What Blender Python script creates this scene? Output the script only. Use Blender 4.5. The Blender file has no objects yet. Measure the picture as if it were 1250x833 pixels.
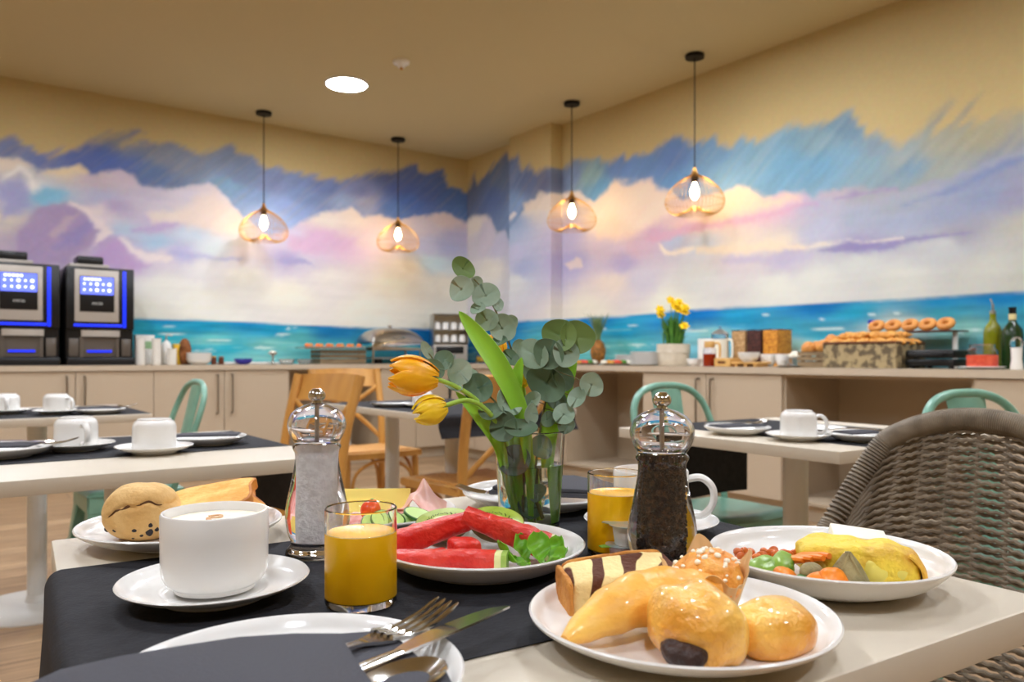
import bpy, bmesh, math, random
import numpy as np
from mathutils import Vector, Matrix, noise
sin, cos, pi, R = math.sin, math.cos, math.pi, math.radians
SC = bpy.context.scene
COL = SC.collection
random.seed(7)

# ---------------------------------------------------------------- camera, light, exposure
CA, SA = .803, .596                       # the camera looks 36.6 degrees to the right of the room's long axis
def W(X, Y, z=0.0):                       # metres right of / in front of the camera -> room coordinates
    return Vector((CA*X + SA*Y, -SA*X + CA*Y, z))
HEAD = -math.atan2(SA, CA)                # heading of the camera about z
cam_d = bpy.data.cameras.new('camera'); cam = bpy.data.objects.new('camera', cam_d); COL.objects.link(cam)
cam.location = (0, 0, .95); cam.rotation_euler = (pi/2, 0, HEAD)
cam_d.sensor_width = 36; cam_d.lens = 955/1250*36; cam_d.shift_y = 20.5/1250
cam_d.clip_start = .02
cam_d.dof.use_dof = True; cam_d.dof.focus_distance = .76; cam_d.dof.aperture_fstop = 8.5
SC.camera = cam
SC.view_settings.view_transform = 'Standard'; SC.view_settings.look = 'None'
SC.view_settings.exposure = 0.72; SC.view_settings.gamma = 1.0
SC.view_settings.use_curve_mapping = False
SC.cycles.sample_clamp_indirect = 60.0
SC.cycles.max_bounces = 20; SC.cycles.transmission_bounces = 20; SC.cycles.diffuse_bounces = 6
CEIL = 3.09
LAMP_POWER = 95.0                          # radiance of the round ceiling lights
wd = bpy.data.worlds.new('world'); SC.world = wd; wd.use_nodes = True
wd.node_tree.nodes['Background'].inputs[0].default_value = (.9, .9, .92, 1)
wd.node_tree.nodes['Background'].inputs[1].default_value = .05

# ---------------------------------------------------------------- materials
def lin(c):
    return tuple(((v/255)/12.92 if v/255 <= .04045 else ((v/255+.055)/1.055)**2.4) for v in c)
def mat(name, c, rough=.5, metal=0.0, c2=None, ns=8.0, bump=0.0, bs=40.0, spec=.5, trans=0.0, ior=1.45, emit=0.0, ecol=None, coat=0.0, sss=0.0, alpha=1.0, stretch=(1,1,1), det=4.0, lo=.35, hi=.65):
    m = bpy.data.materials.new(name); m.use_nodes = True
    nt = m.node_tree; b = nt.nodes['Principled BSDF']
    col = lin(c)+(1,)
    b.inputs['Base Color'].default_value = col
    b.inputs['Roughness'].default_value = rough
    b.inputs['Metallic'].default_value = metal
    b.inputs['Specular IOR Level'].default_value = spec
    b.inputs['IOR'].default_value = ior
    b.inputs['Transmission Weight'].default_value = trans
    b.inputs['Coat Weight'].default_value = coat
    b.inputs['Alpha'].default_value = alpha
    if sss:
        b.inputs['Subsurface Weight'].default_value = sss
        b.inputs['Subsurface Radius'].default_value = (.01, .006, .003)
        b.inputs['Subsurface Scale'].default_value = .5
    if emit:
        b.inputs['Emission Color'].default_value = lin(ecol or c)+(1,)
        b.inputs['Emission Strength'].default_value = emit
    if c2 or bump:
        tc = nt.nodes.new('ShaderNodeTexCoord'); mp = nt.nodes.new('ShaderNodeMapping')
        mp.inputs['Scale'].default_value = stretch
        nt.links.new(tc.outputs['Object'], mp.inputs[0])
    if c2:
        n = nt.nodes.new('ShaderNodeTexNoise'); n.inputs['Scale'].default_value = ns; n.inputs['Detail'].default_value = det
        nt.links.new(mp.outputs[0], n.inputs['Vector'])
        r = nt.nodes.new('ShaderNodeValToRGB')
        r.color_ramp.elements[0].position = lo; r.color_ramp.elements[0].color = col
        r.color_ramp.elements[1].position = hi; r.color_ramp.elements[1].color = lin(c2)+(1,)
        nt.links.new(n.outputs['Fac'], r.inputs[0]); nt.links.new(r.outputs[0], b.inputs['Base Color'])
    if bump:
        n = nt.nodes.new('ShaderNodeTexNoise'); n.inputs['Scale'].default_value = bs; n.inputs['Detail'].default_value = 4
        nt.links.new(mp.outputs[0], n.inputs['Vector'])
        bp = nt.nodes.new('ShaderNodeBump'); bp.inputs['Strength'].default_value = bump; bp.inputs['Distance'].default_value = .01
        nt.links.new(n.outputs['Fac'], bp.inputs['Height']); nt.links.new(bp.outputs[0], b.inputs['Normal'])
    return m
M = {}
M['white'] = mat('white_porcelain', (236,235,232), .16, spec=.5)
M['top'] = mat('beige_laminate', (208,198,180), .42, c2=(203,192,174), ns=3)
M['pole'] = mat('white_metal_pole', (214,214,212), .35)
M['black_paper'] = mat('black_paper', (36,36,40), .8, spec=.25, c2=(43,43,47), ns=60, bump=.12, bs=300)
M['black_napkin'] = mat('charcoal_napkin', (78,78,84), .85, spec=.2, bump=.1, bs=400)
M['cab'] = mat('beige_cabinet', (190,172,148), .5)
M['cabdark'] = mat('beige_cabinet_inside', (176,158,134), .6)
M['worktop'] = mat('taupe_worktop', (196,180,158), .4)
M['handle'] = mat('brushed_steel', (150,142,132), .35, 1.0)
M['steel'] = mat('polished_steel', (205,203,198), .13, 1.0)
M['steel2'] = mat('satin_steel', (180,178,172), .3, 1.0)
M['cream'] = mat('cream_wall_paint', (196,172,126), .85)
M['ceil'] = mat('warm_ceiling_paint', (196,180,136), .9)
M['black'] = mat('black_plastic', (14,14,16), .35)
M['blackm'] = mat('black_metal', (22,20,20), .45, .6)
M['mint'] = mat('mint_green_metal', (128,176,156), .3, c2=(112,160,142), ns=14, spec=.6)
M['mint2'] = mat('dark_green_seat', (92,132,114), .28, spec=.6)
M['wood'] = mat('honey_wood', (206,152,76), .38, c2=(180,124,56), ns=9, stretch=(1,1,.15), coat=.2)
M['cane'] = mat('woven_cane', (206,152,86), .6, c2=(180,124,60), ns=90)
M['wicker'] = mat('grey_brown_wicker', (150,138,120), .5, c2=(122,110,94), ns=30, spec=.4)
M['glass'] = mat('clear_glass', (255,255,255), .0, trans=1, ior=1.45)
M['acrylic'] = mat('clear_acrylic', (250,250,255), .02, trans=1, ior=1.49)
M['water'] = mat('water', (240,250,240), .0, trans=1, ior=1.33)
M['juice'] = mat('orange_juice', (255,190,6), .3, c2=(255,198,16), ns=30)
M['copper'] = mat('brass_wire', (206,156,84), .4, 1.0)
M['plinth'] = mat('plinth_board', (200,184,160), .5)

# ---------------------------------------------------------------- mesh helpers (each adds a shape to a bmesh)
I4 = Matrix.Identity(4)
def TR(x=0, y=0, z=0, rx=0, ry=0, rz=0, s=1):
    m = Matrix.Translation((x, y, z)) @ Matrix.Rotation(rz, 4, 'Z') @ Matrix.Rotation(ry, 4, 'Y') @ Matrix.Rotation(rx, 4, 'X')
    return m @ (Matrix.Scale(s, 4) if not isinstance(s, tuple) else Matrix.Diagonal((*s, 1)))
def box(bm, x0, x1, y0, y1, z0, z1, bev=0.0, seg=2, m=I4):
    vs = [bm.verts.new(m @ Vector(p)) for p in ((x0,y0,z0),(x1,y0,z0),(x1,y1,z0),(x0,y1,z0),(x0,y0,z1),(x1,y0,z1),(x1,y1,z1),(x0,y1,z1))]
    fs = [bm.faces.new([vs[i] for i in f]) for f in ((0,3,2,1),(4,5,6,7),(0,1,5,4),(1,2,6,5),(2,3,7,6),(3,0,4,7))]
    if bev:
        es = set(e for f in fs for e in f.edges)
        bmesh.ops.bevel(bm, geom=list(es), offset=bev, segments=seg, affect='EDGES', profile=.5)
def lathe(bm, prof, n=48, m=I4, close=True, sx=1.0, sy=1.0):
    """prof: (r, z) from bottom to top; r = 0 ends make a pole."""
    rings = []
    for r, z in prof:
        if r < 1e-6: rings.append([bm.verts.new(m @ Vector((0, 0, z)))])
        else: rings.append([bm.verts.new(m @ Vector((r*sx*cos(2*pi*i/n), r*sy*sin(2*pi*i/n), z))) for i in range(n)])
    for a, b in zip(rings, rings[1:]):
        for i in range(n):
            j = (i+1) % n
            if len(a) == 1 and len(b) == 1: continue
            if len(a) == 1: bm.faces.new((a[0], b[j], b[i]))
            elif len(b) == 1: bm.faces.new((a[i], a[j], b[0]))
            else: bm.faces.new((a[i], a[j], b[j], b[i]))
def rounded(prof, k=3):
    """Chaikin smoothing of a profile, ends kept."""
    for _ in range(k):
        o = [prof[0]]
        for a, b in zip(prof, prof[1:]):
            o += [tuple(a[i]*.75+b[i]*.25 for i in range(len(a))), tuple(a[i]*.25+b[i]*.75 for i in range(len(a)))]
        o.append(prof[-1]); prof = o
    return prof
def tube(bm, pts, r, n=8, closed=False, cap=True, m=I4, flat=1.0, up=None):
    """sweep a circle (or ellipse by flat) along points; r is a number or a list."""
    P = [Vector(p) for p in pts]; N = len(P)
    rr = r if isinstance(r, (list, tuple)) else [r]*N
    rings = []; ref = Vector(up) if up else None
    prev = None
    for i, p in enumerate(P):
        if closed: t = P[(i+1) % N]-P[i-1]
        else: t = P[min(i+1, N-1)]-P[max(i-1, 0)]
        if t.length < 1e-9: t = Vector((0, 0, 1))
        t.normalize()
        if ref is not None: a = ref - t*ref.dot(t)
        elif prev is None:
            a = Vector((0, 0, 1)) if abs(t.z) < .9 else Vector((1, 0, 0)); a = a - t*a.dot(t)
        else: a = prev - t*prev.dot(t)
        if a.length < 1e-6: a = t.orthogonal()
        a.normalize(); prev = a; b = t.cross(a)
        rings.append([bm.verts.new(m @ (p + (a*cos(2*pi*k/n)*flat + b*sin(2*pi*k/n))*rr[i])) for k in range(n)])
    for i in range(N if closed else N-1):
        A, B = rings[i], rings[(i+1) % N]
        for k in range(n): bm.faces.new((A[k], A[(k+1) % n], B[(k+1) % n], B[k]))
    if cap and not closed and n > 2:
        bm.faces.new(rings[0][::-1]); bm.faces.new(rings[-1])
def spline(pts, k=8, closed=False):
    """Catmull-Rom through points."""
    P = [Vector(p) for p in pts]; N = len(P); o = []
    for i in range(N if closed else N-1):
        if closed: a, b, c, d = P[i-1], P[i], P[(i+1) % N], P[(i+2) % N]
        else: a, b, c, d = P[max(i-1, 0)], P[i], P[i+1], P[min(i+2, N-1)]
        for j in range(k):
            t = j/k
            o.append(.5*((2*b)+(c-a)*t+(2*a-5*b+4*c-d)*t*t+(3*b-a-3*c+d)*t**3))
    if not closed: o.append(P[-1])
    return o
def prism(bm, poly, z0, z1, m=I4, bev=0.0, seg=2):
    lo = [bm.verts.new(m @ Vector((x, y, z0))) for x, y in poly]; hi = [bm.verts.new(m @ Vector((x, y, z1))) for x, y in poly]
    n = len(poly); fs = [bm.faces.new(lo[::-1]), bm.faces.new(hi)]
    for i in range(n): fs.append(bm.faces.new((lo[i], lo[(i+1) % n], hi[(i+1) % n], hi[i])))
    if bev: bmesh.ops.bevel(bm, geom=list(set(e for f in fs[:2] for e in f.edges)), offset=bev, segments=seg, affect='EDGES', profile=.5)
def blob(bm, rx, ry, rz, nz=0.0, nf=20.0, seed=0, sub=4, flat=None, m=I4, fn=None, p=2.0):
    """noisy (super)ellipsoid; flat cuts the underside level."""
    t = bmesh.new(); bmesh.ops.create_icosphere(t, subdivisions=sub, radius=1)
    mp = {}
    off = Vector((seed*3.1, seed*1.7, seed*.9))
    for v in t.verts:
        d = v.co.normalized()
        if p != 2.0:
            k = (abs(d.x)**p+abs(d.y)**p+abs(d.z)**p)**(-1/p); d = d*k
        q = Vector((d.x*rx, d.y*ry, d.z*rz))
        if nz: q = q + v.co.normalized()*nz*noise.fractal(q*nf+off, 1.0, 2.0, 3)
        if fn: q = Vector(fn(q, v.co))
        if flat is not None and q.z < flat: q.z = flat + (q.z-flat)*.06
        mp[v] = bm.verts.new(m @ q)
    for f in t.faces: bm.faces.new([mp[v] for v in f.verts])
    t.free()
def sheet(bm, f, nu, nv, th=0.0, m=I4):
    """f(u,v)->point for u,v in 0..1; th gives it real thickness along its normal."""
    G = [[Vector(f(i/nu, j/nv)) for j in range(nv+1)] for i in range(nu+1)]
    A = [[bm.verts.new(m @ p) for p in row] for row in G]
    for i in range(nu):
        for j in range(nv): bm.faces.new((A[i][j], A[i+1][j], A[i+1][j+1], A[i][j+1]))
    if th:
        def nrm(i, j):
            a = G[min(i+1, nu)][j]-G[max(i-1, 0)][j]; b = G[i][min(j+1, nv)]-G[i][max(j-1, 0)]
            n = a.cross(b); return n.normalized() if n.length > 1e-12 else Vector((0, 0, 1))
        B = [[bm.verts.new(m @ (G[i][j]-nrm(i, j)*th)) for j in range(nv+1)] for i in range(nu+1)]
        for i in range(nu):
            for j in range(nv): bm.faces.new((B[i][j], B[i][j+1], B[i+1][j+1], B[i+1][j]))
        for i in range(nu):
            bm.faces.new((A[i][0], B[i][0], B[i+1][0], A[i+1][0])); bm.faces.new((A[i][nv], A[i+1][nv], B[i+1][nv], B[i][nv]))
        for j in range(nv):
            bm.faces.new((A[0][j], A[0][j+1], B[0][j+1], B[0][j])); bm.faces.new((A[nu][j], B[nu][j], B[nu][j+1], A[nu][j+1]))
def rrect(x0, x1, y0, y1, r, k=6):
    o = []
    for cx, cy, a in ((x1-r, y1-r, 0), (x0+r, y1-r, 90), (x0+r, y0+r, 180), (x1-r, y0+r, 270)):
        for i in range(k+1):
            t = R(a+90*i/k); o.append((cx+r*cos(t), cy+r*sin(t)))
    return o

# ---------------------------------------------------------------- object helpers
def BM(): return bmesh.new()
def obj(name, bm, m, parent=None, loc=(0,0,0), rz=0.0, smooth=40, rot=None, label=None):
    me = bpy.data.meshes.new(name)
    bmesh.ops.recalc_face_normals(bm, faces=bm.faces[:])
    if bm.calc_volume(signed=True) < 0: bmesh.ops.reverse_faces(bm, faces=bm.faces[:])
    bm.to_mesh(me); bm.free()
    for mm in (m if isinstance(m, (list, tuple)) else [m]): me.materials.append(M[mm] if isinstance(mm, str) else mm)
    if smooth: me.shade_smooth(); me.set_sharp_from_angle(angle=R(smooth))
    o = bpy.data.objects.new(name, me); COL.objects.link(o)
    o.location = loc; o.rotation_euler = rot or (0, 0, rz)
    if parent: o.parent = parent
    if label: o['label'] = label
    return o
def tag(o, label, cat, group=None):
    o['label'] = label; o['category'] = cat
    if group: o['group'] = group
    return o
def thing(name, label, cat, loc=(0,0,0), rz=0.0, group=None, rot=None):
    o = bpy.data.objects.new(name, None); COL.objects.link(o); o.empty_display_size = .05
    o.location = loc; o.rotation_euler = rot or (0, 0, rz)
    return tag(o, label, cat, group)
def struct(name, bm, m, parent=None, smooth=0):
    o = obj(name, bm, m, parent, smooth=smooth)
    if not parent: o['kind'] = 'structure'
    return o
def dup(root, loc, rz=None, label=None, group=None, rot=None):
    c = root.copy(); COL.objects.link(c); c.location = loc
    if rz is not None: c.rotation_euler = (0, 0, rz)
    if rot is not None: c.rotation_euler = rot
    if label: c['label'] = label
    if group: c['group'] = group
    for ch in list(root.children):
        d = ch.copy(); COL.objects.link(d); d.parent = c
        for g in list(ch.children):
            e = g.copy(); COL.objects.link(e); e.parent = d
    return c

# the painted seascape on the two walls (metres along the wall, height; then colour)
ML=dict(
 top=[(0.115,2.547),(0.418,2.64),(0.524,2.652),(0.658,2.554),(0.724,2.558),(0.785,2.606),(0.939,2.617),(0.997,2.666),(1.145,2.764),(1.328,2.835),(1.403,2.828),(1.297,2.722),(1.266,2.676),(1.485,2.773),(1.614,2.795),(1.726,2.757),(1.882,2.732),(2.021,2.804),(2.163,2.863),(2.221,2.777),(2.345,2.789),(2.405,2.717),(2.534,2.69),(2.65,2.677),(2.824,2.671),(3.011,2.697),(3.179,2.688),(3.395,2.75),(3.573,2.824),(3.757,2.892),(4.022,2.99),(4.061,2.894),(4.188,2.895),(4.338,2.942),(4.44,2.808),(4.543,2.787),(4.606,2.733),(4.755,2.707),(4.973,2.734)],
 bot=[(0.115,2.408),(0.418,2.485),(0.524,2.501),(0.593,2.449),(0.658,2.407),(0.741,2.451),(0.939,2.487),(1.026,2.447),(1.175,2.508),(1.235,2.523),(1.328,2.489),(1.422,2.421),(1.549,2.424),(1.647,2.409),(1.814,2.466),(1.951,2.499),(2.021,2.458),(2.127,2.348),(2.235,2.236),(2.345,2.152),(2.496,2.092),(2.65,2.159),(2.808,2.252),(2.929,2.327),(3.053,2.38),(3.308,2.433),(3.439,2.359),(3.619,2.387),(3.85,2.37),(4.041,2.416),(4.238,2.489),(4.389,2.506),(4.492,2.465),(4.606,2.442),(4.755,2.458),(4.973,2.481)],
 sea=[(0.115,1.293),(1.359,1.283),(1.916,1.279),(2.65,1.262),(3.484,1.251),(4.288,1.252),(4.617,1.25),(4.973,1.249)],
 blue=[(0.214,2.484,110,115,165),(0.524,2.564,110,120,165),(0.741,2.503,95,110,170),(0.968,2.537,75,95,165),(1.145,2.564,65,92,168),(1.328,2.523,72,98,168),(1.453,2.507,85,110,160),(1.205,2.74,125,125,135),(1.582,2.664,120,125,145),(1.78,2.624,118,128,155),(2.056,2.701,112,124,155),(2.199,2.576,112,128,168),(2.345,2.411,118,145,195),(2.127,2.493,112,150,188),(2.496,2.542,118,130,178),(2.65,2.372,128,150,205),(2.496,2.242,150,172,220),(2.808,2.468,108,130,182),(3.053,2.577,95,112,168),(3.395,2.581,112,118,168),(3.439,2.505,155,152,178),(3.664,2.779,85,95,142),(3.85,2.68,68,88,155),(3.945,2.566,60,98,175),(4.139,2.632,70,92,155),(4.44,2.625,65,98,160),(3.757,2.46,78,115,185),(3.222,2.479,135,150,188),(4.543,2.549,75,112,175)],
 cloud=[(0.214,2.149,190,180,200),(0.471,2.43,225,205,190),(0.497,2.215,160,160,200),(0.577,2.351,190,185,190),(0.642,2.278,230,220,220),(0.741,2.233,130,180,210),(0.686,2.188,130,180,210),(0.882,2.439,220,200,170),(0.939,2.48,230,205,180),(1.026,2.394,190,170,190),(1.266,2.447,200,180,200),(1.085,2.256,170,170,205),(1.453,2.301,190,180,205),(0.797,2.092,165,145,175),(0.631,1.915,170,145,180),(0.939,2.075,150,140,190),(1.026,2.018,165,140,185),(1.115,2.06,215,195,205),(1.073,2.135,225,205,205),(0.471,1.993,205,190,180),(0.741,1.829,180,150,180),(0.853,1.903,195,165,175),(1.205,2.17,170,150,195),(1.235,2.006,170,190,215),(1.175,1.866,180,150,195),(1.328,1.811,190,165,205),(1.517,1.93,160,190,220),(1.582,2.213,200,190,210),(1.78,2.342,205,195,215),(1.986,2.367,220,205,215),(1.916,2.215,225,205,205),(2.127,2.151,228,208,198),(1.582,2.095,185,160,205),(1.68,2.175,220,205,200),(1.78,2.024,190,205,228),(1.986,1.935,205,215,230),(1.582,1.797,215,200,215),(1.713,1.842,180,175,220),(2.272,1.886,210,200,215),(2.65,2.068,200,190,222),(2.889,2.013,212,180,212),(3.053,2.105,215,172,205),(3.222,2.041,215,180,210),(2.65,1.878,165,155,205),(2.808,1.852,205,195,215),(1.916,1.715,222,217,222),(2.272,1.665,227,222,217),(1.582,1.554,225,220,215),(1.916,1.429,232,227,217),(2.65,1.536,232,224,212),(3.053,1.712,227,217,214),(3.053,2.262,228,212,205),(3.308,2.353,232,210,200),(3.484,2.145,215,190,200),(3.664,2.202,215,185,190),(3.757,2.294,222,195,190),(4.139,2.333,200,185,200),(4.338,2.414,215,190,190),(4.139,2.119,185,182,215),(4.389,2.141,165,168,210),(4.492,2.237,175,168,205),(4.238,1.956,190,210,222),(3.945,1.85,232,212,190),(3.757,1.672,232,217,195),(4.338,1.703,227,217,205),(3.484,1.413,232,224,212),(4.238,1.354,227,222,212),(1.453,1.341,217,212,202)],
 water=[(1.582,1.262,20,130,180),(2.272,1.245,10,135,190),(3.053,1.201,10,115,175),(4.238,1.199,0,100,165),(1.916,1.215,20,145,185),(1.453,1.19,40,150,175),(1.582,1.103,40,165,185),(2.496,1.19,15,150,195),(1.986,1.108,105,188,188),(2.496,1.078,115,185,182),(2.728,1.118,90,178,182),(2.127,1.037,20,160,185),(2.272,0.965,115,185,188),(1.78,0.999,30,155,180),(3.053,1.005,70,160,170),(1.582,0.929,60,160,180),(0.418,1.18,30,140,180)],
 accents=[([(0.513,1.891),(0.631,2.061),(0.774,2.173),(0.882,2.199),(1.026,2.13),(1.127,2.028),(1.038,1.854),(0.853,1.696),(0.524,1.653)],(166,143,180),0.03),([(0.752,1.907),(0.853,2.085),(0.968,2.124),(0.876,1.983),(0.774,1.858)],(190,165,180),0.03),([(0.825,1.901),(1.026,2.104),(1.097,2.045),(0.939,1.846),(0.797,1.801)],(148,135,185),0.05),([(0.882,2.212),(0.979,2.191),(1.133,2.049),(1.181,1.947),(1.038,1.821),(1.097,1.979),(0.991,2.126),(0.876,2.178)],(232,214,214),0.025),([(0.418,2.348),(0.524,2.426),(0.62,2.357),(0.686,2.258),(0.653,2.203),(0.604,2.311),(0.524,2.363),(0.418,2.286)],(236,228,226),0.03),([(0.418,2.286),(0.534,2.346),(0.62,2.262),(0.642,2.189),(0.55,2.052),(0.418,1.975)],(158,155,200),0.06),([(0.631,2.169),(0.713,2.287),(0.882,2.283),(0.853,2.215),(0.752,2.151)],(128,182,214),0.04),([(0.697,2.438),(0.825,2.444),(0.956,2.489),(1.014,2.438),(0.853,2.409),(0.713,2.396)],(228,204,168),0.03),([(0.997,1.719),(1.133,1.849),(1.242,1.912),(1.359,1.8),(1.466,1.74),(1.328,1.676),(1.026,1.655)],(186,154,200),0.05),([(1.242,1.926),(1.278,1.922),(1.517,1.812),(1.647,1.781),(1.614,1.737),(1.453,1.753),(1.328,1.825)],(234,220,222),0.03),([(1.297,2.012),(1.453,2.061),(1.68,2.105),(1.673,2.077),(1.517,2.019),(1.328,1.988)],(182,160,206),0.03),([(1.466,2.152),(1.582,2.234),(1.667,2.202),(1.7,2.142),(1.582,2.109),(1.479,2.085)],(226,212,208),0.04),([(1.614,1.848),(1.916,1.851),(2.272,1.857),(2.272,1.827),(1.848,1.817),(1.614,1.82)],(178,178,218),0.025),([(2.534,1.854),(2.665,1.894),(2.808,1.89),(2.913,1.828),(2.728,1.807),(2.572,1.819)],(160,155,205),0.025),([(2.65,2.099),(2.97,2.144),(3.351,2.133),(3.308,2.016),(2.97,1.941),(2.689,1.95)],(212,176,210),0.06),([(1.647,2.172),(1.848,2.35),(2.0,2.405),(2.113,2.295),(2.213,2.16),(2.056,2.086),(1.78,2.073)],(226,208,205),0.08)],
 foam=[(1.614,1.221,0.072,0.01),(2.728,1.226,0.047,0.008),(2.665,1.224,0.024,0.011),(2.611,1.162,0.086,0.011),(2.435,1.04,0.105,0.015),(2.042,1.109,0.106,0.011),(1.647,1.152,0.099,0.011),(1.916,1.014,0.103,0.01),(3.757,1.224,0.046,0.008)])
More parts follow.
